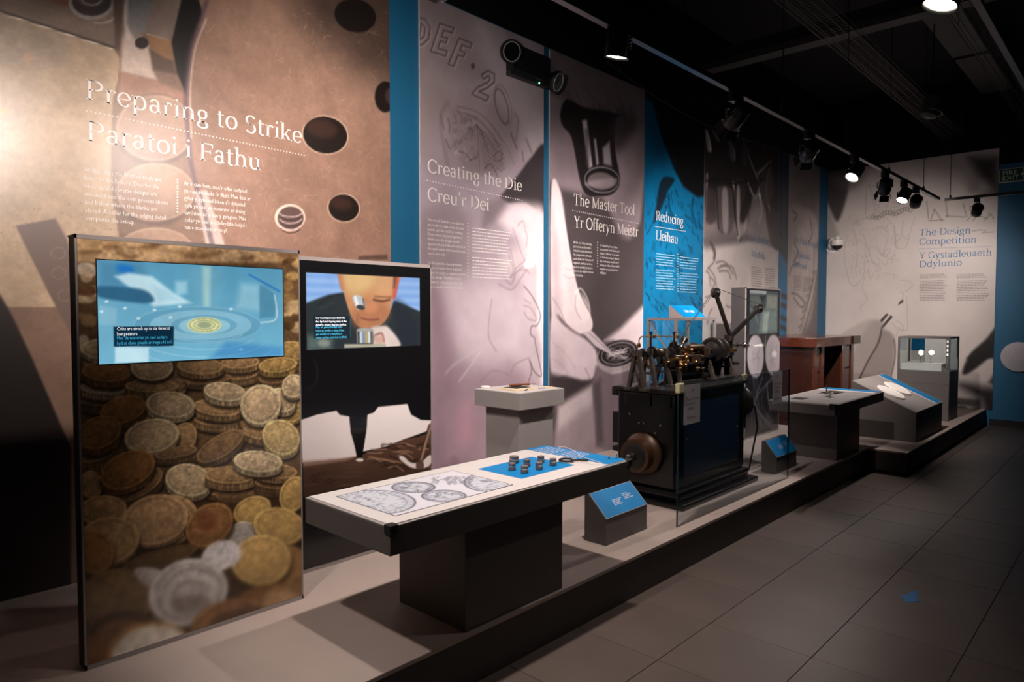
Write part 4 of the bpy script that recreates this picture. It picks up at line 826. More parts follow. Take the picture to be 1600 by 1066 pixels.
s.poly([(466, 752), (690, 730), (690, 1000), (466, 1000)], (16, 15, 17), 1.5, .0)
s.poly(z((60, 600), (330, 545), (760, 480), (760, 1100), (60, 1100)), (16, 15, 17), 1.5, 1)
s.ring(484, 584, 12, 24, (40, 38, 42), 3, 2, .6, 0, -60, 120)
s.build('printed_sheet', lambda S, T: (np.full_like(S, K2X+.0005), S, T), m_kprint, t)
def tex2(s):
    z = Zm(440, 380, .2439); s.C[:] = (140, 178, 232)
    for k in range(8): s.poly(z((140, 200+k*30), (890, 230+k*26), (890, 244+k*26), (140, 214+k*30)), (176, 206, 244) if k % 2 else (112, 156, 222), 5, .5)
    s.poly(z((140, 390), (300, 330), (400, 315), (430, 420), (700, 420), (720, 370), (800, 400), (890, 440), (890, 680), (140, 690)), (34, 44, 48), 2.5, 1)
    s.line(z((230, 400), (300, 350), (380, 330)), (16, 22, 24), 1.2, 1, .8); s.line(z((250, 420), (330, 380)), (56, 70, 72), 2, 2, .6); s.poly(z((720, 380), (800, 410), (880, 560), (860, 660), (760, 640)), (22, 30, 44), 8, .7, True)
    s.poly(z((160, 590), (330, 610), (320, 680), (160, 690)), (96, 116, 110), 8, .8)
    head = z((380, 170), (740, 190), (730, 290), (705, 380), (690, 450), (640, 520), (560, 545), (500, 540), (450, 480), (420, 400), (395, 300))
    s.poly(head, (206, 142, 96), 2, 1, True)
    s.poly(z((360, 190), (395, 190), (400, 300), (375, 290)), (186, 120, 92), 2, .9, True); s.poly(z((715, 220), (750, 225), (730, 345), (708, 345)), (208, 84, 72), 2, .95, True); s.poly(z((715, 190), (740, 192), (725, 290), (712, 290)), (70, 56, 50), 2, .9)
    s.poly(z((400, 170), (600, 180), (560, 300), (430, 320)), (226, 190, 130), 10, .8, True); s.poly(z((600, 200), (710, 200), (700, 330), (610, 320)), (222, 170, 122), 10, .7, True)
    s.poly(z((500, 380), (640, 380), (690, 460), (620, 540), (480, 540), (440, 470)), (172, 108, 74), 8, .6, True); s.poly(z((545, 380), (610, 390), (600, 440), (540, 440)), (216, 140, 100), 5, .8, True)
    s.line(z((590, 362), (640, 372), (690, 362)), (96, 58, 44), 3, 1.5, .9); s.line(z((595, 340), (640, 345), (700, 345)), (120, 78, 56), 2, 1.5, .7); s.line(z((510, 480), (560, 492), (620, 488)), (140, 70, 62), 2.5, 1.2, .9); s.line(z((490, 460), (480, 520)), (140, 86, 60), 3, 3, .5)
    s.poly(z((455, 345), (500, 335), (535, 385), (530, 420), (485, 425), (462, 380)), (196, 196, 196), 1, 1, True); s.line(z((470, 345), (490, 415)), (250, 250, 250), 4, 1.5, .9); s.line(z((520, 360), (530, 400)), (90, 84, 80), 3, 1.2, .8); s.ell(440+.2439*505, 380+.2439*412, 7, 3.8, (60, 58, 58), 1, 1, 10)
    s.poly(z((570, 545), (640, 530), (690, 545), (760, 660), (600, 665), (590, 600)), (228, 206, 196), 3, 1, True); s.line(z((600, 590), (640, 580), (655, 630)), (150, 84, 70), 3, 1.5, .8); s.poly(z((600, 600), (650, 600), (650, 640), (600, 640)), (206, 150, 130), 3, .7, True)
    s.poly(z((478, 560), (530, 545), (585, 560), (590, 640), (482, 640)), (150, 150, 152), 1, 1)
    for k, c_ in enumerate(((70, 66, 66), (220, 220, 224), (120, 150, 190), (210, 170, 90), (240, 240, 240), (90, 80, 70))): s.poly(z((484+k*17, 566), (496+k*17, 566), (498+k*17, 640), (486+k*17, 640)), c_, 1, .9)
    s.ell(440+.2439*533, 380+.2439*556, 13, 3, (170, 168, 160), 1); s.poly(z((400, 648), (665, 645), (668, 665), (400, 672)), (176, 170, 150), 1.2); s.ell(440+.2439*270, 380+.2439*640, 9, 6, (150, 150, 140), 4, .8)
    s.poly(z((203, 463), (436, 468), (440, 610), (207, 610)), (8, 30, 44), .7); s.line(z((440, 480), (441, 600)), (30, 140, 150), 1, .8, .8)
    s.mottle(14, .04, 3, 6)
d = display(t, K2X, [(477, 424.5), (654.5, 436), (656.5, 541), (480, 545)], tex2)
tp2 = lambda s_, t_: (K2X+.0028, s_, t_)
sans('caption', ['Our tool makers also finish the', 'dies by hand, tapping away at the', 'detail to ensure they are perfect'], kc2(492.5, 498.5), .0165, .0185, m_scrw, d, tp2, fit=kc2(541, 498)[0]-kc2(492.5, 498)[0])
sans('caption', ["Mae ein gwneuthurwyr offer", "hefyd yn gorffen y deiau â llaw,", "gan weithio ar y manylion er", "mwyn sicrhau eu bod yn berffaith"], kc2(493, 513), .0165, .0185, m_scrc, d, tp2, fit=kc2(541, 520)[0]-kc2(493, 520)[0])
# ---- third kiosk, beyond the engraving machine
K3X, K3A, K3B = -3.20, 7.06, 7.98
t = kiosk('slim grey screen kiosk standing behind the engraving machine, beside the wooden desk', K3X, K3A, K3B, 1.895, .17, .016)
kc3 = lambda x, y: onx(x, y, K3X)[1:3]
s = Sheet(K3A+.008, K3B-.008, PZ+.021, 1.895-.017, 90, 170, kc3, (30, 30, 34))
z = Zm(1120, 430, .1783)
s.ell(1180.5, 557, 13, 34, (172, 164, 172), 1.5); s.ell(1208.5, 555, 12.5, 32, (182, 174, 180), 1.5)
for k in range(16): s.line([(1180+RNG.uniform(-8, 8), 557+RNG.uniform(-22, 22)), (1180+RNG.uniform(-8, 8), 557+RNG.uniform(-22, 22))], (134, 126, 136), .9, .9, .5); s.line([(1208+RNG.uniform(-8, 8), 555+RNG.uniform(-20, 20)), (1208+RNG.uniform(-8, 8), 555+RNG.uniform(-20, 20))], (142, 134, 144), .9, .9, .5)
s.ell(1210, 553, 4, 5, (236, 232, 230), 1.5, .9); s.line([(1196, 525), (1197, 560)], (150, 144, 150), 1.6, 1, .9); s.line([(1198, 600), (1204, 640), (1212, 600), (1206, 590)], (150, 142, 150), 2, 1.5, .8)
for k in range(10): s.line([(1172+RNG.uniform(0, 45), 590), (1172+RNG.uniform(0, 45), 630), (1172+RNG.uniform(0, 45), 670)], (104, 98, 108), 1.5, 1.2, .6)
s.build('printed_sheet', lambda S, T: (np.full_like(S, K3X+.0005), S, T), m_kprint, t)
def tex3(s):
    z = Zm(1120, 430, .1783); s.C[:] = (52, 62, 62)
    s.poly(z((275, 100), (440, 130), (430, 170), (280, 160)), (150, 150, 146), 1.5, .9); s.poly(z((440, 170), (530, 180), (530, 300), (430, 300)), (112, 112, 102), 2, 1); s.poly(z((290, 180), (400, 180), (390, 280), (300, 270)), (84, 88, 80), 3, .9)
    s.poly(z((380, 300), (530, 300), (530, 500), (360, 510)), (104, 112, 106), 4, .9); s.poly(z((410, 330), (460, 320), (440, 500), (400, 500)), (150, 156, 144), 3, .8); s.poly(z((280, 300), (380, 330), (370, 520), (280, 520)), (70, 80, 80), 4, .9); s.poly(z((370, 180), (430, 180), (400, 240)), (24, 26, 28), 2, .9)
    s.line(z((290, 290), (340, 360), (360, 430)), (120, 128, 122), 1.5, 1.2, .8); s.mottle(20, .08, 3, 8)
display(t, K3X, [(1171, 452.5), (1214.5, 457), (1215.5, 522), (1171, 522)], tex3)
# ------------------------------------------------------------------ tables, plinths, desk, cases
m_ttop = mat('table_top_white_laminate', (206, 199, 196), 0.4, var=0.02, spec=0.4)
m_tdark = mat('table_dark_grey_laminate', (90, 84, 82), 0.5, var=0.03, spec=0.3)
m_bluep = mat('bright_blue_print', (0, 120, 182), 0.55, var=0.02, spec=0.2)
m_steel = mat('polished_steel', (196, 190, 184), 0.25, 1.0)
m_glass = glassmat('clear_glass')
m_gedge = mat('glass_edge_dark_green', (22, 44, 44), 0.15)
def table(name, label, x0, x1, y0, y1, zt, th, px0, px1, py0, py1, mtop, minset):
    t = thing(name, label, 'table', ((px0+px1)/2, (py0+py1)/2, PZ))
    B().box(x0, x1, y0, y1, zt-th, zt-.012, .003).obj('table_slab', m_tdark, t)
    B().box(x0, x1, y0, y1, zt-.0115, zt-.004, .002).obj('top_edge', m_grey, t)
    B().box(x0+.012, x1-.012, y0+.012, y1-.012, zt-.0038, zt).obj('top_board', mtop, t)
    B().box(px0, px1, py0, py1, PZ+.001, zt-th-.0005, .003).obj('pedestal', m_tdark, t)
    return t
TZ = .82
tab1 = table('display_table', 'long white-topped dark table at the front of the platform with coin drawings and dies', -2.63, -2.03, 1.50, 3.085, TZ, .115, -2.575, -2.115, 1.955, 2.61, m_ttop, None)
for (yy, sgn) in ((1.50, -1), (3.085, 1)):
    B().box(-2.062, -2.022, min(yy, yy-sgn*.034)-(.006 if sgn < 0 else 0), max(yy, yy-sgn*.034)+(.006 if sgn > 0 else 0), TZ-.034, TZ+.002, .004).obj('corner_bracket', m_black, tab1)
tc_ = lambda x, y: (lambda p: (p[1], p[0]))(onz(x, y, TZ+.001))
def rect(pts, zc=None):
    p = np.array([(zc or tc_)(*q) for q in pts]); return p[:, 0].min(), p[:, 0].max(), p[:, 1].min(), p[:, 1].max()
a0, a1, b0, b1 = rect([(530.7, 775), (708, 736), (800, 758), (605, 802)])
s = Sheet(a0, a1, b0, b1, 220, 120, tc_, (206, 204, 212))
z = Zm(520, 690, .19375); ink = (62, 64, 76)
def dcoin(cx, cy, rx, ry, n, c0=(192, 195, 204)):
    X, Y = 520+.19375*cx, 690+.19375*cy; rx *= .19375; ry *= .19375
    s.ell(X, Y, rx, ry, c0, 1); s.ring(X, Y, rx, ry, ink, 1.2, .7, .9, n=40); s.ring(X, Y, rx*.8, ry*.8, (120, 122, 134), .8, .7, .8, n=40)
    for k in range(n):
        a = RNG.uniform(0, 6.28); q = RNG.uniform(0, .7)**.5; x, y = X+rx*q*math.cos(a), Y+ry*q*math.sin(a)
        s.line([(x, y), (x+RNG.uniform(-5, 5), y+RNG.uniform(-1.5, 1.5)), (x+RNG.uniform(-8, 8), y+RNG.uniform(-2, 2))], ink, .7, .6, RNG.uniform(.2, .6))
    for k in range(34):
        a = 2*math.pi*k/34; s.line([(X+rx*.86*math.cos(a), Y+ry*.86*math.sin(a)), (X+rx*.94*math.cos(a+.04), Y+ry*.94*math.sin(a+.04))], ink, .8, .6, .6)
dcoin(330, 492, 335, 98, 90); dcoin(650, 370, 170, 44, 50); dcoin(895, 440, 176, 47, 50); dcoin(1260, 330, 200, 74, 60)
for k in range(60):
    x, y = RNG.uniform(800, 1120), RNG.uniform(285, 345); s.line(z((x, y), (x+RNG.uniform(-20, 20), y+8), (x+RNG.uniform(-30, 30), y-8)), (110, 110, 120), .7, .6, .6)
s.build('drawing_print', lambda S, T: (T, S, np.full_like(S, TZ+.0012)), printmat('paper_print', .5, .4), tab1, flip=True)
fb = B(); w_ = .003
for (u0, u1, v0, v1) in ((a0-w_, a1+w_, b0-w_, b0), (a0-w_, a1+w_, b1, b1+w_), (a0-w_, a0, b0, b1), (a1, a1+w_, b0, b1)): fb.box(v0, v1, u0, u1, TZ, TZ+.0018)
fb.obj('drawing_border', mat('print_border_grey', (92, 90, 92), .5), tab1)
c0, c1, d0, d1 = rect([(747, 733), (830.7, 714), (897, 727), (815, 748)])
B().box(d0, d1, c0, c1, TZ, TZ+.0015).obj('blue_mat', m_bluep, tab1)
e0, e1, f0, f1 = rect([(826, 703), (864.5, 695), (992, 718), (956, 727)])
f0, f1, e1 = -2.615, -2.045, 3.07
B().box(f0, f1, e0, e1, TZ, TZ+.0015).obj('blue_print', m_bluep, tab1)
rows = []
b = B()
for k in range(7):                      # two short columns of white print, read from the platform's front
    for xx in (-2.58, -2.40):
        x = xx; y = e1-.035-k*.022
        while x < xx+.14: w = random.uniform(.01, .03); b.add([(x, y, TZ+.0022), (x+w, y, TZ+.0022), (x+w, y+.006, TZ+.0022), (x, y+.006, TZ+.0022)], [(0, 1, 2, 3)]); x += w+.006
b.obj('small_print', m_white, tab1)['kind'] = 'stuff'
# second table
tab2 = table('display_table', 'grey-topped table beyond the glass guard, with a small silver sculpture on it', -2.62, -2.03, 6.30, 7.78, .80, .10, -2.57, -2.12, 6.65, 7.31, m_grey, None)
B().box(-2.08, -2.022, 6.292, 6.345, .755, .808, .005).obj('corner_bracket', m_black, tab2)
B().box(-2.60, -2.05, 7.60, 7.765, .80, .8015).obj('blue_print', m_bluep, tab2)
B().box(-2.60, -2.05, 7.50, 7.595, .80, .8012).obj('white_print', m_ttop, tab2)
B().box(-2.50, -2.38, 6.48, 6.66, .80, .8016).obj('dark_print', m_black, tab2)
B().box(-2.46, -2.30, 7.12, 7.46, .80, .8014).obj('dark_print', mat('dark_photo_print', (54, 48, 46), .4), tab2)
# slanted reading plinths
def reading_plinth(label, x0, xb, x1, y0, y1, zf, zb, th):
    t = thing('reading_plinth', label, 'plinth', ((x0+x1)/2, (y0+y1)/2, PZ), 'slanted blue reading plinths')
    B().prism([(x0, PZ+.001), (x1, PZ+.001), (x1, zf), (xb, zb), (x0, zb)], y0, y1).obj('plinth_body', m_dgrey, t)
    n = Vector((zb-zf, 0, x1-xb)).normalized()
    def on(u, v, h): p = Vector((x1+(xb-x1)*v, y0+(y1-y0)*u, zf+(zb-zf)*v))+n*h; return p
    B().add([on(u, v, h) for h in (.001, .006) for u, v in ((0, 0), (1, 0), (1, 1), (0, 1))], [(3, 2, 1, 0), (4, 5, 6, 7), (0, 1, 5, 4), (1, 2, 6, 5), (2, 3, 7, 6), (3, 0, 4, 7)]).obj('panel_plate', m_grey, t)
    B().add([on(u, v, .0068) for u, v in ((.012, .02), (.988, .02), (.988, .98), (.012, .98))], [(0, 1, 2, 3)]).obj('blue_print', m_bluep, t)
    b = B()
    for (u0, v0, nn) in ((.34, .52, 4), (.62, .62, 4)):
        for k in range(nn):
            L = random.uniform(.12, .2); v = v0-k*.06
            u = u0
            while u < u0+L: w = random.uniform(.02, .045); b.add([on(u, v, .0075), on(u+w, v, .0075), on(u+w, v+.022, .0075), on(u, v+.022, .0075)], [(0, 1, 2, 3)]); u += w+.01
    b.obj('small_print', m_white, t)['kind'] = 'stuff'
reading_plinth('slanted grey reading plinth with a blue text panel, beside the long white-topped table', -2.475, -2.447, -2.317, 3.265, 3.706, .392, .520, .01)
reading_plinth('slanted grey plinth with blue text panel, at the far end of the glass guard', -2.450, -2.422, -2.318, 5.75, 6.19, .375, .505, .01)
# square pedestal in front of the Creating the Die panel
t = thing('display_pedestal', 'square grey pedestal with overhanging top between the black kiosk and the machine', 'pedestal', (-3.22, 3.5, PZ))
B().box(-3.44, -3.01, 3.27, 3.73, .967, 1.078, .003).obj('pedestal_head', m_grey, t)
B().box(-3.435, -3.015, 3.275, 3.725, 1.0783, 1.082).obj('top_board', m_ttop, t)
B().box(-3.385, -3.065, 3.325, 3.675, PZ+.001, .9665, .003).obj('pedestal_column', m_grey, t)
# wooden desk
m_mah = mat('mahogany_varnish', (72, 32, 17), 0.24, var=0.25, scale=22, spec=0.6, coat=0.4)
m_mahd = mat('mahogany_dark_panel', (44, 19, 11), 0.32, var=0.2, scale=22, coat=0.2)
t = thing('wooden_desk', 'tall mahogany pedestal desk with a thick top, behind the grey-topped table', 'desk', (-3.3, 9.1, PZ))
B().box(-3.75, -2.90, 8.32, 9.90, 1.205, 1.315, .006).obj('desk_top', m_mah, t)
for (y0, y1) in ((8.38, 8.72), (9.38, 9.84)):
    d = B().box(-3.70, -2.97, y0, y1, PZ+.001, 1.2045, .004).obj('desk_pedestal', m_mahd, t)
    for yy in (y0+.0, y1-.11): B().box(-2.969, -2.945, yy, yy+.11, PZ+.001, 1.2045, .006).obj('pilaster', m_mah, d)
    for (z0, z1_) in ((.30, .58), (.60, .88), (.90, 1.18)): B().box(-2.969, -2.958, y0+.12, y1-.12, z0, z1_, .004).obj('panel', m_mah, d)
    B().box(-3.60, -3.08, y0-.008, y0-.0005, .32, 1.15, .004).obj('side_panel', m_mahd, d)
B().box(-3.68, -3.64, 8.721, 9.379, .4, 1.2045).obj('back_panel', m_mahd, t)
B().box(-2.9, -2.88, 9.62, 9.90, 1.206, 1.314, .004).obj('drawer_front', m_mahd, t)
# slanted table on the far stage
t = thing('slanted_display_desk', 'low grey desk with a sloping top, at the front of the far stage', 'desk', (-2.1, 8.8, PZ))
SX0, SX1, SY0, SY1, SZ0, SZ1 = -2.46, -1.82, 8.18, 9.40, .85, .55
B().prism([(SX0, PZ+.001), (SX1, PZ+.001), (SX1, SZ1), (SX0, SZ0)], SY0, SY1).obj('desk_body', m_tdark, t)
sn = Vector((SZ0-SZ1, 0, SX1-SX0)).normalized()
def slo(u, v, h): return Vector((SX1+(SX0-SX1)*v, SY0+(SY1-SY0)*u, SZ1+(SZ0-SZ1)*v))+sn*h
def slab(u0, u1, v0, v1, h0, h1): return B().add([slo(u, v, h) for h in (h0, h1) for u, v in ((u0, v0), (u1, v0), (u1, v1), (u0, v1))], [(3, 2, 1, 0), (4, 5, 6, 7), (0, 1, 5, 4), (1, 2, 6, 5), (2, 3, 7, 6), (3, 0, 4, 7)])
slab(0, 1, 0, 1, .001, .008).obj('top_board', m_grey, t); slab(.80, .985, .02, .98, .0083, .0098).obj('blue_print', m_bluep, t); slab(.76, .797, .02, .98, .0083, .0095).obj('white_print', m_ttop, t)
m_plaster = mat('white_plaster', (238, 232, 226), .6, var=.03)
for i, (u, v, lab) in enumerate(((.26, .52, 'white plaster disc on the sloping desk, nearer the viewer'), (.56, .56, 'white plaster disc on the sloping desk, nearer the blue strip'))):
    tag(B().lathe([(.15, 0), (.152, .006), (.15, .016), (.14, .018), (.138, .014)], slo(u, v, .0105), sn, 40).obj('plaster_disc', m_plaster, None, True), lab, 'plaster disc', 'plaster discs')
# glass showcase
t = thing('glass_showcase', 'grey pedestal showcase with a lit glass top before the end wall', 'showcase', (-2.18, 10.38, PZ))
CX0, CX1, CY0, CY1 = -2.48, -1.885, 10.10, 10.66
B().box(CX0+.05, CX1-.002, CY0+.003, CY1-.003, PZ+.001, .699, .003).obj('pedestal', m_dgrey, t)
B().box(CX0, CX1, CY0, CY1, .70, .865, .003).obj('case_base', m_dgrey, t)
for x in (CX0, CX1-.022):
    for y in (CY0, CY1-.022): B().box(x, x+.022, y, y+.022, .8655, 1.283).obj('corner_post', m_dgrey, t)
B().box(CX0, CX1, CY0, CY1, 1.2835, 1.305, .002).obj('case_lid', m_dgrey, t)
for (x0, x1, y0, y1) in ((CX0+.023, CX1-.023, CY0+.004, CY0+.010), (CX0+.023, CX1-.023, CY1-.010, CY1-.004), (CX0+.004, CX0+.010, CY0+.023, CY1-.023), (CX1-.010, CX1-.004, CY0+.023, CY1-.023)):
    B().box(x0, x1, y0, y1, .866, 1.283).obj('glass_pane', m_glass, t)
B().box(CX0+.03, CX1-.1, CY0+.06, CY1-.03, .8655, .955, .002).obj('inner_plinth', m_ttop, t)
b = B().box(CX1-.06, CX1-.05, CY0+.10, CY0+.13, .866, 1.28); ls = b.obj('light_stick', m_steel, t)
m_led = mat('led_lit', (255, 244, 224), .3, var=0, emit=(255, 240, 214), estr=9.0)
for k in range(4): B().lathe([(.012, 0), (.012, .006), (.008, .01)], (CX1-.0495, CY0+.115, 1.245-.055*k), (1, 0, 0), 12).obj('led', m_led, ls)
lt = bpy.data.lights.new('showcase_led_light', 'AREA'); lt.shape = 'RECTANGLE'; lt.size = .03; lt.size_y = .3; lt.energy = .7; lt.color = (1, .9, .76)
lo = bpy.data.objects.new('showcase_led_light', lt); COL.objects.link(lo); lo.location = Vector((CX1-.075, CY0+.16, 1.12))-origin(t); lo.rotation_euler = (0, math.radians(90), 0); lo.parent = t
B().box(CX0+.035, CX0+.20, CY1-.029, CY1-.022, 1.10, 1.27).obj('blue_print', m_bluep, t)
B().box(CX0+.035, CX0+.20, CY1-.029, CY1-.022, .956, 1.0995).obj('white_print', m_ttop, t)
for i, (x, y, lab) in enumerate(((-2.26, 10.32, 'small silver coin on a wire stand in the showcase, left one'), (-2.15, 10.36, 'small silver coin on a wire stand in the showcase, right one'))):
    q = thing('coin_on_stand', lab, 'coin', (x, y, .9555), 'coins on stands in the showcase')
    B().rod((x, y, .956), (x, y, 1.05), .003).obj('stand_wire', m_steel, q); B().lathe([(.02, 0), (.02, .004)], (x, y, .956), (0, 0, 1), 16).obj('stand_foot', m_steel, q)
    B().lathe([(.038, 0), (.042, .004), (.042, .016), (.038, .02)], (x-.006, y+.008, 1.088), (.75, -.66, .1), 24).obj('coin_disc', m_steel, q, True)
# framed glass box behind the engraving machine with its blue label
m_gf = mat('box_frame_grey', (112, 106, 106), .45)
t = thing('glass_display_box', 'grey-framed glass box behind the engraving machine, below the blue panel', 'display case', (-3.35, 6.0, PZ))
GX0, GX1, GY0, GY1, GZ = -3.52, -3.20, 5.60, 6.38, 1.565
B().box(GX0, GX1, GY0, GY1, PZ+.001, .90, .003).obj('case_base', m_grey, t)
for x in (GX0, GX1-.025):
    for y in (GY0, GY1-.025): B().box(x, x+.025, y, y+.025, .9005, GZ-.025).obj('corner_post', m_gf, t)
b = B()
for (x0, x1, y0, y1) in ((GX0, GX1, GY0, GY0+.025), (GX0, GX1, GY1-.025, GY1), (GX0, GX0+.025, GY0+.025, GY1-.025), (GX1-.025, GX1, GY0+.025, GY1-.025)): b.box(x0, x1, y0, y1, GZ-.0245, GZ)
b.obj('top_frame', m_gf, t)
B().bar((GX0+.03, GY0+.012, GZ-.04), (GX1-.06, GY0+.012, 1.2), .012, .02, (0, 1, 0)).obj('stay_bar', m_gf, t)
B().box(GX1-.012, GX1-.006, GY0+.026, GY1-.026, .902, GZ-.026).obj('glass_pane', m_glass, t); B().box(GX0+.026, GX1-.026, GY0+.006, GY0+.012, .902, GZ-.026).obj('glass_pane', m_glass, t)
q = thing('text_label', 'slanted bright blue text label lying on the glass box behind the machine', 'label', (-3.28, 5.98, GZ))
B().prism([(-3.205, GZ+.0005), (-3.205, GZ+.006), (-3.35, GZ+.118), (-3.36, GZ+.118), (-3.36, GZ+.0005)], 5.74, 6.17).obj('label_wedge', m_alu, q)
L0, L1 = Vector((-3.205, 0, GZ+.0075)), Vector((-3.35, 0, GZ+.1195))
def lb(u, v, h=0): p = L0+(L1-L0)*v; return (p.x+h*.6, 5.74+.43*u, p.z+h*.8)
B().add([lb(0, 0), lb(1, 0), lb(1, 1), lb(0, 1)], [(0, 1, 2, 3)]).obj('blue_print', m_bluep, q)
b = B()
for u in (.32, .56):
    for k in range(2): b.add([lb(u, .5-.1*k, .001), lb(u+.17, .5-.1*k, .001), lb(u+.17, .55-.1*k, .001), lb(u, .55-.1*k, .001)], [(0, 1, 2, 3)])
b.obj('small_print', m_white, q)['kind'] = 'stuff'
# glass guard with notices
GGX, GG0, GG1, GGZ = -2.195, 3.87, 5.68, 1.146
t = thing('glass_guard', 'tall clear glass guard sheet standing in front of the engraving machine', 'glass screen', (GGX, (GG0+GG1)/2, PZ))
B().box(GGX-.005, GGX+.005, GG0+.001, GG1-.001, PZ+.001, GGZ-.001).obj('glass_sheet', glassmat('guard_glass', (.86, .90, .92), 1.0), t)
b = B().box(GGX-.0052, GGX+.0052, GG0-.001, GG0+.0008, PZ+.001, GGZ).box(GGX-.0052, GGX+.0052, GG1-.0008, GG1+.001, PZ+.001, GGZ).box(GGX-.0052, GGX+.0052, GG0, GG1, GGZ-.0008, GGZ+.0008)
b.obj('glass_edge', m_gedge, t)
m_cream = mat('cream_plastic_clip', (206, 196, 160), .5)
B().box(GGX-.016, GGX+.016, GG0-.012, GG0+.05, GGZ-.05, GGZ+.014, .008).obj('corner_clip', m_cream, t)
yc = onx(1163, 585, GGX)[1]; B().box(GGX-.012, GGX+.012, yc-.03, yc+.03, GGZ-.02, GGZ+.012, .005).obj('corner_clip', m_cream, t)
m_paper = mat('notice_paper', (176, 170, 176), .6, var=.02); m_ink = mat('notice_ink', (70, 64, 76), .6, var=0)
for i, (px0, px1, zt_, zb_, lab) in enumerate(((1067.5, 1093, 1.142, .885, 'white paper notice asking not to touch, at the near end of the glass guard'), (1206.5, 1221, 1.142, .885, 'white paper notice asking not to touch, at the far end of the glass guard'))):
    y0, y1 = onx(px0, 600, GGX)[1], min(onx(px1, 600, GGX)[1], GG1-.005)
    q = thing('paper_notice', lab, 'notice', (GGX+.0062, (y0+y1)/2, zb_), 'notices on the glass guard')
    B().box(GGX+.0055, GGX+.0066, y0, y1, zb_, zt_).obj('sheet', m_paper, q)
    yp = (y0+y1)/2; tpn = lambda s_, t_: (GGX+.0074, s_, t_); wd_ = (y1-y0)
    sans('notice_lettering', ['Please do not', ' touch the', '  exhibits', '', ' Thank you'], (y0+wd_*.14, zb_+.155), wd_*.14, .030, m_ink, q, tpn, fit=wd_*.74)
    B().add([(GGX+.0074, yp-.006, zt_-.045), (GGX+.0074, yp+.006, zt_-.045), (GGX+.0074, yp+.004, zt_-.028), (GGX+.0074, yp-.004, zt_-.028)], [(0, 1, 2, 3)]).obj('crest_mark', m_ink, q)
# ------------------------------------------------------------------ reducing machine
m_iron = mat('black_enamel_iron', (4, 6, 10), 0.24, var=0.15, scale=6, spec=0.45, coat=0.15)
m_irond = mat('dark_cast_iron', (34, 31, 29), 0.4, 0.35, var=0.2)
m_stand = mat('worn_grey_iron', (74, 66, 60), 0.42, 0.3, var=0.25, scale=30)
m_brass = mat('worn_brass', (150, 110, 62), 0.32, 0.9, var=0.25, scale=30)
m_bronze = mat('dark_bronze', (92, 72, 54), 0.35, 0.75, var=0.25, scale=30)
m_shaft = mat('oiled_steel', (120, 112, 104), 0.28, 0.95, var=0.15)
m_brownw = mat('brown_pulley_varnish', (70, 48, 30), 0.38, 0.3, var=0.2)
m_cord = mat('dark_cord', (36, 32, 32), .8)
MX = -2.66
def mp(px, py, X=MX): return Vector(onx(px, py, X))
def mz(x, y, X=MX): return mp(980+.1313*x, 480+.1313*y, X)
mach = thing('reducing_machine', 'black antique coin-reducing machine with brass gears and two tall arms', 'machine', (-2.65, 4.85, PZ))
B().box(-3.0, -2.335, 4.2, 5.43, PZ+.001, .275, .012).box(-2.96, -2.40, 4.245, 5.405, .2755, .345, .03).obj('base_plinth', m_iron, mach)
B().box(-2.93, -2.45, 4.275, 5.40, .3455, 1.03, .012).obj('cabinet_body', m_iron, mach)
B().box(-2.96, -2.425, 4.25, 5.42, 1.031, 1.062, .008).obj('bed_plate', m_irond, mach)
# near end: panels, bracket and pulley
B().box(-2.86, -2.64, 4.262, 4.2745, .93, 1.02, .004).obj('end_panel', m_iron, mach); B().box(-2.62, -2.48, 4.262, 4.2745, .93, 1.02, .004).obj('end_panel', m_iron, mach)
B().box(-2.449, -2.443, 4.40, 5.28, .42, .96, .004).obj('door_panel', mat('dark_blue_enamel', (10, 34, 54), 0.3, var=0.15, scale=6, coat=0.3), mach)
for yy in (4.44, 5.24): B().lathe([(.012, 0), (.012, .008), (.006, .012)], (-2.4425, yy, .69), (1, 0, 0), 12).obj('bolt', m_shaft, mach)
for (x, z_) in ((-2.74, .80), (-2.70, .80), (-2.56, .80), (-2.60, .74), (-2.82, .86)): B().lathe([(.010, 0), (.010, .007), (.005, .01)], (x, 4.2745, z_), (0, -1, 0), 10).obj('bolt', m_shaft, mach)
B().box(-3.0, -2.931, 4.30, 4.42, .62, .86, .01).box(-3.02, -2.931, 4.32, 4.40, .98, 1.05, .008).box(-2.99, -2.931, 4.29, 4.38, .56, .60, .006).obj('side_bracket', m_irond, mach)
hc = Vector(ony(1006, 709, 4.27)); 
B().lathe([(.155, .001), (.158, .02), (.15, .035), (.118, .05), (.112, .10), (.12, .118), (.12, .128), (.10, .13)], hc, (0, -1, 0), 36).obj('drive_pulley', m_brownw, mach, True)
B().lathe([(.099, .1285), (.075, .14), (.06, .142), (.034, .15), (.034, .175), (.02, .185)], hc, (0, -1, 0), 28).obj('pulley_hub', m_irond, mach, True)
B().lathe([(.024, .1855), (.024, .20), (.014, .21)], hc, (0, -1, 0), 8).obj('hub_nut', m_shaft, mach)
# far end drive
B().box(-2.75, -2.52, 5.401, 5.60, .62, .98, .02).obj('drive_housing', m_irond, mach)
B().lathe([(.13, 0), (.15, .02), (.15, .05), (.11, .07), (.05, .08)], (-2.63, 5.6005, .84), (0, 1, 0), 28).obj('drive_wheel', m_irond, mach, True)
B().tube([Vector((-2.55, 5.62, .86)), Vector((-2.50, 5.72, .80)), Vector((-2.49, 5.75, .62)), Vector((-2.52, 5.73, .42)), Vector((-2.54, 5.70, .245))], .008).obj('power_cable', m_irond, mach)
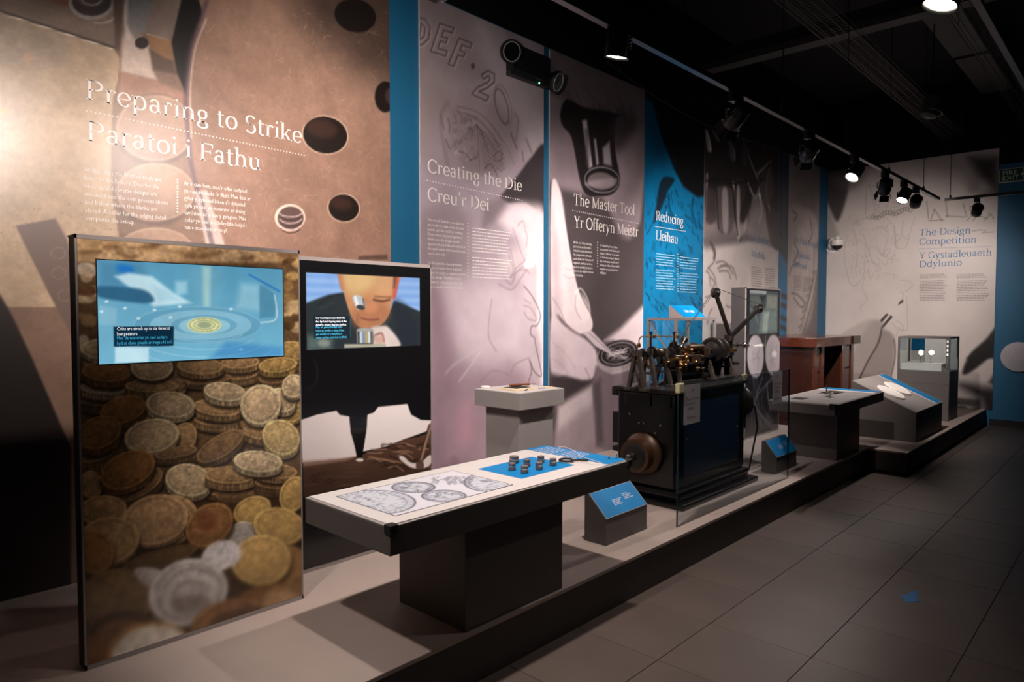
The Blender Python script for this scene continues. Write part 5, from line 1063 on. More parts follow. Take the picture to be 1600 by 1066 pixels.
# mechanism on the bed
TB = 1.0625
def stand(px, w=.03, top=None, d=.12, m=m_stand, name='bearing_stand', x=MX, foot=True):
    y = mz(px, 700, x).y; zt = top
    b = B()                                  # open A-shaped bearing frame with a cap block
    for sg in (-1, 1): b.bar((x+sg*d*.55, y, TB+.01), (x+sg*.012, y, zt-.02), .024, w, (0, 1, 0))
    b.box(x-.03, x+.03, y-w*.8, y+w*.8, zt-.045, zt, .004).box(x-d*.36, x+d*.36, y-w/3, y+w/3, TB+(zt-TB)*.36, TB+(zt-TB)*.36+.016)
    if foot: b.box(x-d*.75, x-d*.3, y-w, y+w, TB, TB+.018).box(x+d*.3, x+d*.75, y-w, y+w, TB, TB+.018)
    return b.obj(name, m, mach)
zs = mz(300, 545).z
for px in (115, 250, 430, 545): stand(px, .028, zs+.03)
for (px0, px1) in ((250, 430),): B().box(MX-.012, MX+.012, mz(px0, 700).y, mz(px1, 700).y, mz(0, 745).z, mz(0, 720).z).obj('cross_bar', m_irond, mach)
B().rod(mz(105, 540), mz(590, 540), .014, 16).obj('main_shaft', m_shaft, mach, True)
for px, r, w in ((305, .046, .03), (510, .042, .03), (190, .03, .04), (375, .033, .05)):
    c = mz(px, 540); B().lathe([(r*.55, -w/2), (r*.95, -w/2), (r, -w/3), (r, w/3), (r*.95, w/2), (r*.55, w/2)], c, (0, 1, 0), 28).obj('shaft_pulley', m_bronze if px in (375,) else m_irond, mach, True)
for px in (238, 515): 
    c = mz(px, 500); B().rod((MX+.03, c.y, zs), (MX+.03, c.y, mz(px, 312, MX+.03).z), .007, 10).lathe([(.013, 0), (.013, .012)], (MX+.03, c.y, mz(px, 312, MX+.03).z), (0, 0, 1), 12).obj('thin_post', m_irond, mach)
X3 = MX+.03
B().tube([mz(140, 470, X3), mz(142, 385, X3), mz(165, 355, X3), mz(200, 348, X3), mz(320, 345, X3), mz(480, 348, X3), mz(620, 350, X3)], .0045, 8).obj('copper_pipe', m_brass, mach)
for px in (140, 320, 600): c = mz(px, 455 if px == 140 else 347, X3); B().lathe([(.010, -.016), (.013, -.006), (.013, .006), (.009, .016)], c, (0, 0 if px > 200 else 0, 1), 12).obj('pipe_joint', m_brass, mach)
# brass gear head
gx = MX+.02
def cog(px, py, r, w, m, axis=(0, 1, 0), X=gx, teeth=20):
    c = mz(px, py, X); ax = Vector(axis).normalized(); b = B().lathe([(r*.3, -w*.8), (r*.34, -w*.5), (r*.9, -w/2), (r*.92, w/2), (r*.34, w*.5), (r*.3, w*.8)], c, ax, 28)
    u = ax.orthogonal().normalized(); v = ax.cross(u)
    for k in range(teeth):
        a = 2*math.pi*k/teeth; d = u*math.cos(a)+v*math.sin(a); b.bar(c+d*r*.88, c+d*r*1.04, w, r*.16, ax.cross(d))
    return b.obj('gear', m, mach)
cog(640, 610, .055, .03, m_brass); cog(700, 545, .042, .05, m_brass, (0, 1, .1)); cog(640, 700, .05, .035, m_bronze); cog(790, 500, .05, .03, m_bronze, (.5, 1, 0)); cog(590, 540, .04, .02, m_shaft); cog(560, 480, .045, .02, m_irond)
for (x0, x1, y0, y1, m, dx) in ((610, 700, 560, 640, m_brass, 0), (730, 860, 450, 540, m_bronze, .0), (740, 850, 560, 650, m_bronze, .02), (880, 940, 480, 600, m_bronze, .01), (480, 560, 620, 720, m_irond, .02), (590, 860, 740, 820, m_irond, .0), (700, 870, 650, 690, m_shaft, .03), (880, 930, 780, 830, m_irond, .03), (560, 620, 620, 640, m_brass, .04)):
    a = mz(x0, y1, gx+dx); c = mz(x1, y0, gx+dx); zz = max(a.z, TB); B().box(gx+dx-.05, gx+dx+.03, min(a.y, c.y), max(a.y, c.y), zz, max(c.z, zz+.02), .006).obj('gear_block', m, mach)
for (p0, p1, r, m) in (((730, 480), (900, 470), .02, m_bronze), ((560, 590), (900, 590), .012, m_shaft), ((600, 660), (720, 650), .014, m_brass), ((640, 400), (720, 640), .008, m_brass), ((690, 380), (640, 480), .010, m_shaft), ((560, 640), (470, 660), .010, m_brass)):
    B().rod(mz(*p0, gx+.035), mz(*p1, gx+.035), r, 12).obj('spindle', m, mach, True)
B().ball(mz(680, 385, gx), .03, 8).obj('knob', m_irond, mach, True)
for (px, py) in ((700, 600), (640, 690), (690, 690), (760, 510), (810, 655)): B().lathe([(.013, 0), (.013, .012), (.006, .018)], mz(px, py, gx+.06), (1, -.3, .1), 10).obj('bolt', m_brass, mach)
B().box(MX-.08, MX+.07, mz(580, 800).y, mz(870, 800).y, TB, TB+.03, .006).obj('gear_bed', m_irond, mach)
B().box(MX-.10, MX-.03, mz(570, 700).y, mz(900, 700).y, TB+.0305, mz(0, 640).z, .008).obj('gear_housing', m_irond, mach)
B().box(MX-.12, MX-.06, mz(900, 700).y, mz(1200, 700).y, TB+.0225, mz(0, 690).z, .008).obj('gear_housing', m_irond, mach)
# oilers, collars and levers crowding the gear head
for k in range(26):
    px, py = RNG.uniform(560, 900), RNG.uniform(430, 760); x_ = gx+RNG.uniform(.0, .06); r = RNG.uniform(.006, .016); m_ = [m_brass, m_bronze, m_shaft, m_stand][k % 4]
    ax = [(0, 1, 0), (1, 0, 0), (0, 0, 1), (1, .4, .2)][k % 4]; L = RNG.uniform(.012, .05)
    c = mz(px, py, x_)
    if c.z > TB+.02: B().lathe([(r*.7, -L/2), (r, -L/2+.003), (r, L/4), (r*.6, L/4), (r*.6, L/2)], c, ax, 12).obj('fitting', m_, mach, True)
for k in range(8):
    px = 130+k*62; c = mz(px, RNG.uniform(600, 760), MX+RNG.uniform(.0, .05)); 
    if c.z > TB+.02: B().bar(c, c+Vector((RNG.uniform(-.02, .04), RNG.uniform(-.05, .05), RNG.uniform(.03, .09))), .012, .008).obj('lever', m_stand if k % 2 else m_bronze, mach)
# large face wheels
for px, r, w, m in ((1015, .100, .03, m_irond), (1090, .096, .026, m_shaft)):
    c = mz(px, 505); B().lathe([(.03, -w), (.05, -w*.6), (r*.72, -w*.35), (r*.78, -w*.6), (r, -w*.6), (r, w*.6), (r*.78, w*.6), (r*.72, w*.2), (.05, w*.5), (.03, w)], c, (0, 1, 0), 44).obj('face_wheel', m, mach, True)
B().rod(mz(880, 510), mz(1240, 520), .016, 14).obj('wheel_shaft', m_shaft, mach, True)
for px in (930, 1170): stand(px, .035, mz(px, 545).z+.02, .14)
B().box(MX-.03, MX+.05, mz(880, 700).y, mz(1210, 700).y, mz(0, 690).z, mz(0, 640).z, .006).obj('slide_bar', mat('blue_steel', (34, 42, 60), .3, .6), mach)
B().box(MX-.10, MX+.10, mz(860, 700).y, mz(1290, 700).y, TB, TB+.022, .006).obj('slide_bed', m_irond, mach)
# upright with the two arms
pa = mz(1215, 330); pb = mz(1215, 640)
B().box(MX-.03, MX+.02, pa.y-.035, pa.y+.03, TB+.023, pa.z, .005).obj('arm_upright', m_irond, mach)
B().box(MX+.021, MX+.034, pa.y-.04, pa.y+.02, mz(0, 480).z, mz(0, 410).z, .004).obj('clamp_plate', m_bronze, mach)
B().rod(mz(1230, 450), mz(1440, 458), .014, 12).lathe([(.024, 0), (.024, .03)], mz(1300, 452), (0, 1, 0), 14).lathe([(.02, 0), (.026, .012), (.02, .024)], mz(1380, 455), (0, 1, 0), 14).obj('tail_spindle', m_shaft, mach, True)
B().torus(mz(1240, 560), (0, .2, 1), .02, .006).obj('ring', m_brass, mach)
B().box(MX+.02, MX+.05, mz(1180, 600).y, mz(1240, 600).y, mz(0, 640).z, mz(0, 590).z, .005).obj('clamp_plate', m_brass, mach)
B().rod(mz(1240, 665), mz(1310, 665), .022, 12).obj('tail_knob', m_irond, mach)
foot = mp(1141, 527)
cords = []
for i, (px, py) in enumerate(((1118, 457.5), (1186, 482))):
    tip = mp(px, py); f_ = foot+Vector((.012*(1-2*i), (.03 if i else -.02), 0))
    B().bar(f_, tip, .034, .022, (1, 0, 0)).obj('arm', m_irond, mach)
    d = B().lathe([(.012, -.02), (.042, -.018), (.042, -.010), (.034, -.004), (.034, .004), (.042, .010), (.042, .018), (.012, .02)], tip, (1, -.25, 0), 26).obj('arm_pulley', m_irond, mach, True)
    B().lathe([(.014, .0205), (.014, .03), (.006, .034)], tip, (1, -.25, 0), 12).obj('pulley_pin', m_shaft, d)
    cords.append(tip)
dn = Vector((0, 0, .04))
B().tube([mz(640, 345), cords[0]+Vector((0, -.03, .02)), cords[0]+dn, cords[1]+dn*.9+Vector((0, .02, 0)), cords[1]+Vector((0, .04, .0)), mz(1400, 440)], .0028, 6).obj('drive_cord', m_cord, mach)
B().tube([mz(660, 330), cords[0]+Vector((0, -.04, -.01))], .0026, 6).obj('drive_cord', m_cord, mach)
# ------------------------------------------------------------------ small exhibits
m_die = mat('brown_steel_die', (112, 102, 96), .38, .35, var=.15, scale=60)
m_silv = mat('bright_silver', (210, 206, 200), .18, 1.0)
dz = TZ+.0018
dz_lab = ['largest steel coin die, at the back left of the blue mat on the long table', 'small steel coin die in front of the largest die on the blue mat', 'small steel coin die in the middle of the back row on the blue mat', 'small steel coin die at the very front of the blue mat', 'small steel coin die at the back of the blue mat, second from the magnifier', 'small steel coin die in the middle of the right half of the blue mat', 'small steel coin die nearest the magnifying glass on the blue mat']
for (x, y, r, h), lab in zip(((445, 765, .0255, .036), (428, 826, .0185, .037), (550, 795, .0185, .037), (530, 850, .0185, .037), (667, 765, .0185, .037), (652, 820, .0185, .037), (768, 787, .0185, .037)), dz_lab):
    p = onz(720+.1876*x, 580+.1876*y, dz); q = thing('coin_die', lab, 'coin die', (p[0], p[1], dz), 'coin dies on the blue mat')
    B().lathe([(r*.92, .0), (r, .003), (r, h*.48), (r*.95, h*.52)], p, (0, 0, 1), 28).obj('die_body', m_die, q, True)
    B().lathe([(r*.86, h*.5201), (r*.86, h*.62)], p, (0, 0, 1), 28).obj('die_neck', m_silv, q, True)
    B().lathe([(r*.92, h*.6201), (r*.97, h*.66), (r*.97, h*.95), (r*.9, h)], p, (0, 0, 1), 28).obj('die_head', m_die, q, True)
q0 = onz(885, 718.5, TZ+.012); q = thing('magnifying_glass', 'black magnifying glass lying on the long table beside the dies', 'magnifier', (q0[0], q0[1], TZ))
h1 = onz(919, 718.5, TZ+.012); dv = Vector(h1)-Vector(q0); dv.normalize(); R_ = .036
B().torus(Vector((q0[0], q0[1], TZ+.010)), (0, 0, 1), R_, .006, 32, 8).obj('lens_ring', m_black, q, True)
B().lathe([(R_-.003, 0), (R_-.003, .003)], (q0[0], q0[1], TZ+.008), (0, 0, 1), 32).obj('lens', m_glass, q)
c = Vector((q0[0], q0[1], TZ+.010)); B().rod(c+dv*R_, Vector((h1[0], h1[1], TZ+.010)), .005, 12, .007).obj('handle', m_black, q, True)
hx = Vector((h1[0], h1[1], TZ+.004)); pts = [Vector(onz(a, b_, TZ+.0043)) for a, b_ in ((905, 722), (930, 726), (940, 724), (908, 713), (900, 706), (888, 700.5), (880, 698.5), (872, 699))]
pp = smooth_pts(np.array([list(v) for v in pts]), False, 5); tag(B().tube([Vector(v) for v in pp], .0016, 6).obj('tether_cord', mat('white_cord', (226, 222, 218), .6)), 'thin white cord lying across the blue end of the long table', 'cord')
for (a, b_, lab, u) in ((951, 717, 'low silver screw head lying on the blue end of the long table', 0), (963, 716.5, 'upright silver screw at the blue end of the long table', 1)):
    p = onz(a, b_, TZ+.002)
    tag(B().lathe([(.009, 0), (.010, .003), (.004, .006), (.004, .02 if u else .009), (.006, .022 if u else .011), (.002, .026 if u else .013)], p, (0, 0, 1), 16).obj('screw', m_silv, None, True), lab, 'screw', 'silver screws on the table')
# on the square pedestal
PT = 1.0823
m_cream2 = mat('cream_card', (232, 214, 178), .5); m_woodl = mat('brown_turned_wood', (128, 72, 46), .4, var=.2)
def pd(x, y): return onz(720+.1125*x, 590+.1125*y, PT)
p = pd(340, 138); tag(B().lathe([(.034, 0), (.036, .004), (.034, .010), (.02, .012)], p, (0, 0, 1), 28).obj('plaster_disc', m_plaster, None, True), 'small white plaster disc on the left of the square pedestal', 'plaster disc')
tr = thing('tool_tray', 'cream card tray with a dark lining on the square pedestal', 'tray', (-3.20, 3.46, PT))
B().box(-3.27, -3.11, 3.34, 3.53, PT+.0002, PT+.012, .002).obj('tray_body', m_cream2, tr); B().box(-3.262, -3.135, 3.37, 3.522, PT+.0125, PT+.0135).obj('dark_lining', m_black, tr)
wt = thing('wooden_tool', 'brown wooden tool handle lying across the cream tray', 'tool', (-3.22, 3.50, PT+.0137))
B().lathe([(.004, 0), (.008, .01), (.0095, .05), (.008, .11), (.0095, .16), (.005, .17)], (-3.26, 3.43, PT+.0235), (.35, 1, 0), 16).obj('handle', m_woodl, wt, True); B().rod((-3.2005, 3.6, PT+.0235), (-3.19, 3.63, PT+.0235), .003).obj('ferrule', m_silv, wt)
tag(B().lathe([(.002, 0), (.004, .012), (.004, .06), (.002, .065)], (-3.075, 3.39, PT+.0045), (-.45, 1, 0), 10).obj('graver', m_black, None, True), 'short dark engraving tool lying at the front of the square pedestal', 'tool')
p = pd(1130, 152); tag(B().lathe([(.028, 0), (.030, .003), (.028, .008), (.012, .010)], p, (0, 0, 1), 28).obj('glass_disc', mat('pale_glass_disc', (206, 198, 194), .2), None, True), 'pale translucent disc on the right of the square pedestal', 'disc')
tag(B().box(-3.17, -3.06, 3.655, 3.70, PT+.0002, PT+.004).obj('card_strip', m_cream2), 'small cream card strip at the right edge of the square pedestal', 'card')
# on the grey-topped table
q = thing('silver_sculpture', 'small silver winged sculpture with a steel pin on the grey-topped table', 'sculpture', (-2.33, 7.0, .8018))
c = Vector(onz(1296, 619, .81)); c.z = .8018
b = B().lathe([(.03, 0), (.034, .004), (.01, .012), (.012, .03)], c, (0, 0, 1), 20); b.obj('base', m_silv, q, True)
for a in range(5):
    an = a*1.256+.3; d = Vector((math.cos(an), math.sin(an), .12)); B().add([c+Vector((0, 0, .028))+d*.01, c+Vector((0, 0, .022))+d*.05+Vector((-d.y, d.x, 0))*.018, c+Vector((0, 0, .036))+d*.095, c+Vector((0, 0, .024))+d*.05-Vector((-d.y, d.x, 0))*.018, c+Vector((0, 0, .014))+d*.045], [(0, 1, 2, 3), (0, 4, 1), (1, 4, 2), (2, 4, 3), (3, 4, 0)]).obj('wing', m_silv, q)
c2 = Vector(onz(1291.5, 613, .80)); B().rod((c2.x, c2.y, .802), (c2.x, c2.y, .875), .006, 12).obj('pin', m_shaft, q); B().lathe([(.02, 0), (.016, .005)], (c2.x, c2.y, .8018), (0, 0, 1), 16).obj('pin_foot', m_silv, q)
# floor arrow, wall disc, sign, camera, emergency light
p = onz(1421, 933, .0015)
ar = [(1407, 929), (1419, 930), (1421.5, 924), (1428, 922.5), (1436.5, 925.5), (1433.5, 931), (1433, 935), (1437.5, 939.5), (1429, 940.5), (1415, 941.5), (1413, 936.5), (1407.5, 934)]
b = B(); v = [onz(x, y, .0018) for x, y in ar]; lo_ = [(q_[0], q_[1], .0004) for q_ in v]; n_ = len(v); b.add([tuple(q_) for q_ in v]+lo_, [tuple(range(n_)), tuple(range(2*n_-1, n_-1, -1))]+[(i, (i+1) % n_, (i+1) % n_+n_, i+n_) for i in range(n_)])
tag(b.obj('floor_arrow', mat('blue_vinyl', (0, 110, 172), .5)), 'blue arrow sticker on the brown floor tiles', 'sticker')
p = ony(1592, 558, YE-.001); tag(B().lathe([(.205, 0), (.21, .006), (.205, .03), (.19, .034)], p, (0, -1, 0), 48).obj('wall_disc', mat('pale_grey_disc', (176, 170, 178), .5), None, True), 'large pale grey disc mounted on the blue end wall', 'disc')
t = thing('fire_exit_sign', 'hanging green fire exit sign before the blue end wall', 'sign', (-1.2, 10.5, 3.25))
B().box(-1.478, -.98, 10.49, 10.51, 3.245, 3.415, .003).obj('sign_board', mat('sign_border_grey', (170, 174, 174), .5), t)
B().box(-1.468, -.99, 10.4885, 10.4897, 3.255, 3.405).obj('green_face', mat('sign_green', (20, 66, 44), .45), t)
m_sl = mat('sign_letters', (206, 212, 200), .5, var=0); tps = lambda s_, t_: (s_, 10.4875, t_)
sans('sign_lettering', ['FIRE', 'EXIT'], (-1.445, 3.335), .078, .066, m_sl, t, tps, 1.1)
b = B(); hx_ = -1.23
for (x0, x1, z0, z1_) in ((hx_, hx_+.045, 3.35, 3.395), (hx_-.02, hx_+.06, 3.315, 3.34), (hx_+.0, hx_+.07, 3.27, 3.30), (hx_+.10, hx_+.18, 3.27, 3.39)): b.add([(x0, 10.4875, z0), (x1, 10.4875, z0), (x1, 10.4875, z1_), (x0, 10.4875, z1_)], [(0, 1, 2, 3)])
b.obj('running_figure_mark', m_sl, t)
for x in (-1.42, -1.04): B().rod((x, 10.5, 3.4152), (x, 10.5, ZC-.001), .003, 6).obj('hanger', m_black, t)
# dome camera on the end wall
t = thing('dome_camera', 'small white dome security camera on the end wall near the corner', 'camera', (-3.75, YE-.1, 2.7))
cc = Vector(ony(1308.5, 381, YE-.16)); m_wp = mat('white_plastic', (210, 204, 200), .4)
B().lathe([(.075, 0), (.075, .02), (.05, .03)], (cc.x-.13, YE-.0165, cc.z-.07), (0, -1, 0), 28).obj('wall_plate', m_wp, t, True)
B().tube([Vector((cc.x-.13, YE-.05, cc.z-.07)), Vector((cc.x-.13, YE-.12, cc.z-.02)), Vector((cc.x-.1, YE-.14, cc.z+.08)), Vector((cc.x, YE-.16, cc.z+.08))], .028, 12).obj('bracket_arm', m_wp, t)
B().lathe([(.03, .12), (.045, .10), (.05, .07), (.095, .055), (.098, -.01), (.085, -.03)], cc, (0, 0, 1), 32).obj('camera_housing', m_wp, t, True)
B().lathe([(.08, -.0305), (.075, -.055), (.05, -.08), (.01, -.092)], cc, (0, 0, 1), 28).obj('dome_lens', m_black, t, True)
# twin-spot emergency light
t = thing('emergency_light', 'black twin-spot emergency light high on the Creating the Die panel', 'emergency light', (XP+.05, 4.35, 3.6))
e0_ = wc(795, 77); e1_ = wc(838, 119)
ya, yb = 4.10, 4.62; zc_ = wc(818, 103)[1]
B().box(XP+.002, XP+.085, ya+.02, yb-.05, zc_-.10, zc_+.115, .01).obj('case', m_black, t)
B().box(XP+.002, XP+.06, ya+.02, yb-.02, zc_-.135, zc_-.1005, .008).obj('lower_tray', mat('dark_plastic', (40, 40, 42), .5), t)
for (yy, zz, d) in ((ya-.03, zc_+.02, (1, -.35, -.35)), (yb+.02, zc_-.08, (1, .25, -.45))):
    h = B().lathe([(.045, -.07), (.085, -.02), (.095, .02), (.09, .03)], (XP+.10, yy, zz), d, 30).obj('lamp_head', m_black, t, True)
    B().torus(Vector((XP+.10, yy, zz))+Vector(d).normalized()*.032, d, .074, .0035, 30, 6).obj('chrome_ring', mat('dim_chrome', (190, 190, 190), .3, .3), h)
    B().lathe([(.07, 0), (.025, -.012), (.02, .004)], Vector((XP+.10, yy, zz))+Vector(d).normalized()*.0315, d, 24).obj('reflector', mat('lamp_reflector', (60, 60, 62), .15, .9), h, True)
    B().rod((XP+.04, yy*.7+.3*(ya+yb)/2, zz), (XP+.09, yy, zz), .02).obj('swivel', m_black, h)
p = Vector((XP+.062, 4.47, zc_-.125)); B().lathe([(.006, 0), (.006, .004)], p, (1, 0, -.4), 10).obj('status_led', mat('green_led', (120, 255, 170), .3, var=0, emit=(110, 255, 160), estr=6), t)
lt = bpy.data.lights.new('status_led_light', 'SPOT'); lt.energy = .5; lt.color = (.25, 1, .4); lt.spot_size = math.radians(50); lt.spot_blend = .9; lt.shadow_soft_size = .004
lo = bpy.data.objects.new('status_led_light', lt); COL.objects.link(lo); lo.location = Vector((XP+.066, 4.47, zc_-.14))-origin(t); lo.rotation_euler = (0, math.radians(-14), 0); lo.parent = t
# ------------------------------------------------------------------ tracks, lamps, ceiling services
m_lampb = mat('lamp_black_metal', (20, 20, 22), .35, .3)
m_lens = mat('lamp_lens_lit', (255, 246, 232), .3, var=0, emit=(255, 240, 216), estr=14.0)
m_trk = mat('track_dark_grey', (52, 52, 54), .35, .4)
def track(label, a, b_, hang):
    t = thing('lighting_track', label, 'track', ((a[0]+b_[0])/2, (a[1]+b_[1])/2, TRZ))
    B().bar(a, b_, .036, .034).obj('track_rail', m_trk, t)
    av, bv = Vector(a), Vector(b_); sd = (bv-av).normalized().cross(Vector((0, 0, 1)))
    for sg in (-1, 1): B().bar(av+sd*.0185*sg-Vector((0, 0, .012)), bv+sd*.0185*sg-Vector((0, 0, .012)), .001, .006).obj('rail_lip', mat('track_lip', (62, 61, 60), .35, .6), t)
    for h in hang:
        p = av+(bv-av)*h; B().rod(p+Vector((0, 0, .017)), (p.x, p.y, ZC-.001), .004, 6).lathe([(.012, .017), (.012, .05)], p, (0, 0, 1), 10).obj('hanger', m_lampb, t)
    return t
track('long black lighting track hung parallel to the graphic wall', (TRX, -1.0, TRZ), (TRX, 9.85, TRZ), (.12, .3, .42, .55, .68, .8, .93))
track('short black lighting track running across before the end wall', (-1.96, 9.98, TRZ), (2.0, 9.98, TRZ), (.015, .25, .65, .95))
track('black lighting track over the walkway, nearest the viewer at top right', (-.74, 1.0, TRZ+.25), (-.74, 6.4, TRZ+.25), (.15, .45, .85))
def lamp(label, tx, ty, tz, tgt, watt, size, blend=.5, drop=.17, off=(0, 0), r=.058, L=.15, shut=False, soft=.04):
    """track spot: adapter, stem, yoke, head with lit lens; its light sits at the lens"""
    p = Vector((tx+off[0], ty+off[1], tz-drop)); d = (Vector(tgt)-p).normalized()
    t = thing('track_spotlight', label, 'spotlight', (tx, ty, tz), 'track spotlights')
    B().box(tx-.022, tx+.022, ty-.07, ty+.07, tz-.075, tz-.018, .004).obj('track_adapter', m_lampb, t)
    B().rod((tx, ty, tz-.075), (tx, ty, tz-drop+.05), .008, 10).obj('stem', m_lampb, t)
    side = d.cross(Vector((0, 0, 1))); side = side.normalized() if side.length > .01 else Vector((1, 0, 0))
    top = Vector((tx, ty, tz-drop+.055)); b = B()
    for sg in (-1, 1): b.bar(top+side*sg*(r+.012)*0, top+side*sg*(r+.012), .02, .005); b.bar(top+side*sg*(r+.012), p+side*sg*(r+.012), .02, .005, side)
    b.obj('yoke', m_lampb, t)
    h = B().lathe([(r*.55, -L*.62), (r*.8, -L*.6), (r*.9, -L*.2), (r, -L*.1), (r, L*.38), (r*.97, L*.4), (r*.9, L*.36), (r*.88, L*.3)], p, d, 28).obj('lamp_head', m_lampb, t, True)
    fin = B()
    for k in range(4): fin.lathe([(r*.9, 0), (r*1.03, .001), (r*1.03, .006), (r*.9, .007)], p-d*(L*.55-k*.016), d, 24)
    fin.obj('cooling_fin', m_lampb, h)
    B().lathe([(r*.87, 0), (r*.5, .004), (.002, .006)], p+d*L*.31, d, 28, False).obj('lens', m_lens, h)
    if shut:
        q = p+d*L*.4; u = side; v = d.cross(u)
        for e in (u, -u, v, -v): B().bar(q+e*r*.95, q+e*r*1.25+d*.06, r*1.5, .002, e).obj('barn_door', m_lampb, h)
    l = bpy.data.lights.new('track_spot_light', 'SPOT'); l.energy = watt; l.color = LAMP_COL; l.spot_size = math.radians(size); l.spot_blend = blend; l.shadow_soft_size = soft
    lo = bpy.data.objects.new('track_spot_light', l); COL.objects.link(lo); lo.parent = t
    lo.location = p+d*(L*.42)-origin(t); lo.rotation_euler = d.to_track_quat('-Z', 'Y').to_euler()
    return t
lamp('track spotlight above the left end of the platform', TRX, 0.35, TRZ, (-2.3, 1.75, .6), 110, 50, .9)
lamp('track spotlight above the copper mural, out to the left', TRX, 0.85, TRZ, (XW, 1.05, 2.0), 180, 76, 1.0)
lamp('track spotlight above the near end of the long white-topped table', TRX, 1.42, TRZ, (-2.5, 2.1, .8), 105, 76, .6)
lamp('track spotlight turned to the wall before the Creating the Die panel, above the table', TRX, 1.72, TRZ, (XW, 2.7, 2.25), 310, 108, 1.0)
lamp('lit round track spotlight facing down in front of the Master Tool panel', TRX, 2.90, TRZ, (-2.6, 3.0, .5), 165, 100, .8, drop=.10, r=.062, L=.11)
lamp('unlit-looking black track spotlight with flaps before the Reducing panel', TRX, 4.22, TRZ, (-3.7, 5.1, 1.6), 360, 108, 1.0, shut=True)
lamp('black track spotlight with square flaps before the Final Design panel', TRX, 5.50, TRZ, (-3.7, 7.4, 1.6), 500, 92, 1.0, shut=True)
lamp('lit track spotlight tilted towards the viewer, first of the far cluster', TRX, 6.60, TRZ, (-2.5, 4.9, .9), 150, 60, .6)
lamp('black track spotlight facing down, middle of the far cluster', TRX, 7.55, TRZ, (-2.95, 9.3, .9), 300, 82, 1.0, shut=True)
lamp('lit track spotlight tilted towards the viewer, last of the far cluster', TRX, 8.25, TRZ, (-2.45, 6.9, .8), 130, 56, .6)
lamp('black track spotlight turned to the end wall at the end of the long track', TRX, 8.75, TRZ, (-3.0, YE, 1.8), 280, 80, 1.0)
lamp('black track spotlight on the short track before the end wall', -1.62, 9.98, TRZ, (-2.2, YE, 2.0), 24, 70, .9)
lamp('large lit track spotlight over the walkway at the top right', -.74, 3.66, TRZ+.25, (-1.6, 3.0, .0), 28, 90, 1.0, drop=.22, r=.075)
# ceiling services
m_serv = mat('ceiling_service_grey', (46, 43, 41), .6); m_galv = mat('galvanised_wire', (84, 79, 74), .4, .6); m_duct = mat('dark_duct', (40, 40, 42), .5, .2)
tag(B().box(-3.9, 3.5, 7.05, 7.22, 4.30, 4.38).box(-3.9, 3.5, 7.12, 7.15, 4.3805, 4.52).obj('ceiling_beam', m_serv), 'grey steel beam crossing the dark ceiling', 'beam')
def tray(label, x0, x1, y0, y1, z, n):
    t = thing('cable_tray', label, 'cable tray', ((x0+x1)/2, (y0+y1)/2, z), 'wire cable trays under the ceiling')
    b = B()
    for x in (x0, x1):
        for zz in (z, z+.05): b.rod((x, y0, zz), (x, y1, zz), .004, 5)
    for k in range(3): b.rod((x0+(x1-x0)*(k+1)/4, y0, z), (x0+(x1-x0)*(k+1)/4, y1, z), .003, 5)
    b.obj('long_wire', m_galv, t)
    w = B()
    for k in range(n):
        y = y0+(y1-y0)*(k+.5)/n; w.add([(x0, y, z+.05), (x0, y+.005, z+.05), (x0, y+.005, z), (x0, y, z), (x1, y, z), (x1, y+.005, z), (x1, y+.005, z+.05), (x1, y, z+.05)], [(0, 1, 2, 3), (3, 2, 5, 4), (4, 5, 6, 7)])
    w.obj('cross_wire', m_galv, t)['kind'] = 'stuff'
    for y in (y0+.3, (y0+y1)/2, y1-.3): B().rod((x0, y, z+.052), (x0, y, ZC-.001), .004, 5).rod((x1, y, z+.052), (x1, y, ZC-.001), .004, 5).obj('hanger', m_galv, t)
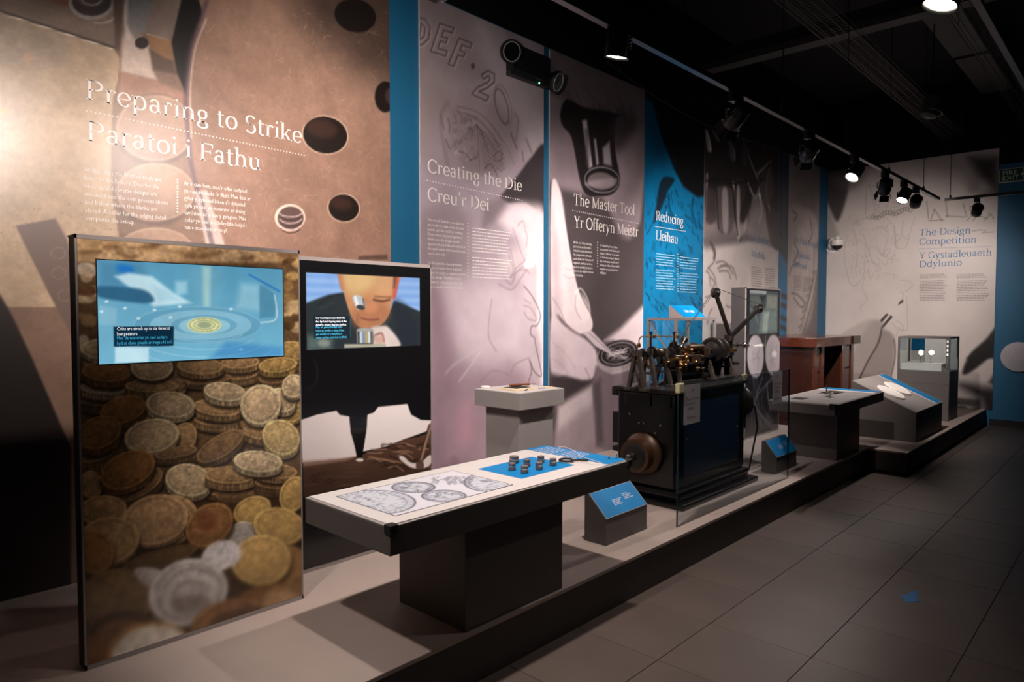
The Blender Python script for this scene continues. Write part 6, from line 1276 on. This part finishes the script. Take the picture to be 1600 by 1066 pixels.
tray('wire cable tray under the dark ceiling, nearer the graphic wall', -2.30, -2.02, 3.0, 11.5, 4.12, 150)
tray('wire cable tray under the dark ceiling, above the walkway', -1.35, -1.10, 3.0, 11.5, 4.12, 150)
t = thing('perforated_duct', 'flat perforated metal duct under the dark ceiling at upper right', 'duct', (-1.7, 7.0, 4.6))
for (y0, y1) in ((3.5, 5.3), (5.4, 6.9), (7.3, 9.4), (9.5, 11.2)): B().box(-1.80, -1.46, y0, y1, 4.58, 4.66, .004).obj('duct_section', m_serv, t)
t = thing('flexible_duct', 'dark ribbed flexible duct hanging at the upper right of the ceiling', 'duct', (-.7, 7.5, 4.3))
for k in range(26):
    a = k*.22; c0_ = Vector((-.45+.12*math.sin(k*.3), 7.6+k*.15, 4.35+.12*math.sin(k*.45))); c1_ = Vector((-.45+.12*math.sin((k+1)*.3), 7.6+(k+1)*.15, 4.35+.12*math.sin((k+1)*.45)))
    dd = c1_-c0_; B().lathe([(.20, 0), (.225, dd.length*.3), (.225, dd.length*.7), (.20, dd.length*.98)], c0_, dd, 20).obj('duct_rib', m_duct, t, True)
p = onz(1457, 166, 3.75)
t = thing('ceiling_speaker', 'small pale grey speaker hung under the ceiling behind the cable tray', 'speaker', tuple(p))
B().lathe([(.05, .12), (.09, .1), (.10, 0), (.08, -.10), (.05, -.12)], p, (.3, .2, 1), 20).obj('speaker_body', m_serv, t, True); B().rod((p[0], p[1], p[2]+.1), (p[0], p[1], ZC-.001), .006).obj('hanger', m_lampb, t); B().torus(Vector(p)+Vector((0, 0, -.06)), (.3, .2, 1), .096, .006).obj('speaker_rim', m_galv, t)
# loose cables drooping below the ceiling
for (pa_, pb_, sag, lab) in (((-3.7, 5.2, 3.9), (-2.0, 7.6, 3.3), .35, 'black cable drooping from the wall to the track'),):
    A_, Bq = Vector(pa_), Vector(pb_); pts = [A_+(Bq-A_)*(k/14)-Vector((0, 0, sag*4*(k/14)*(1-k/14))) for k in range(15)]
    tag(B().tube(pts, .006, 6).obj('loose_cable', m_lampb), lab, 'cable')
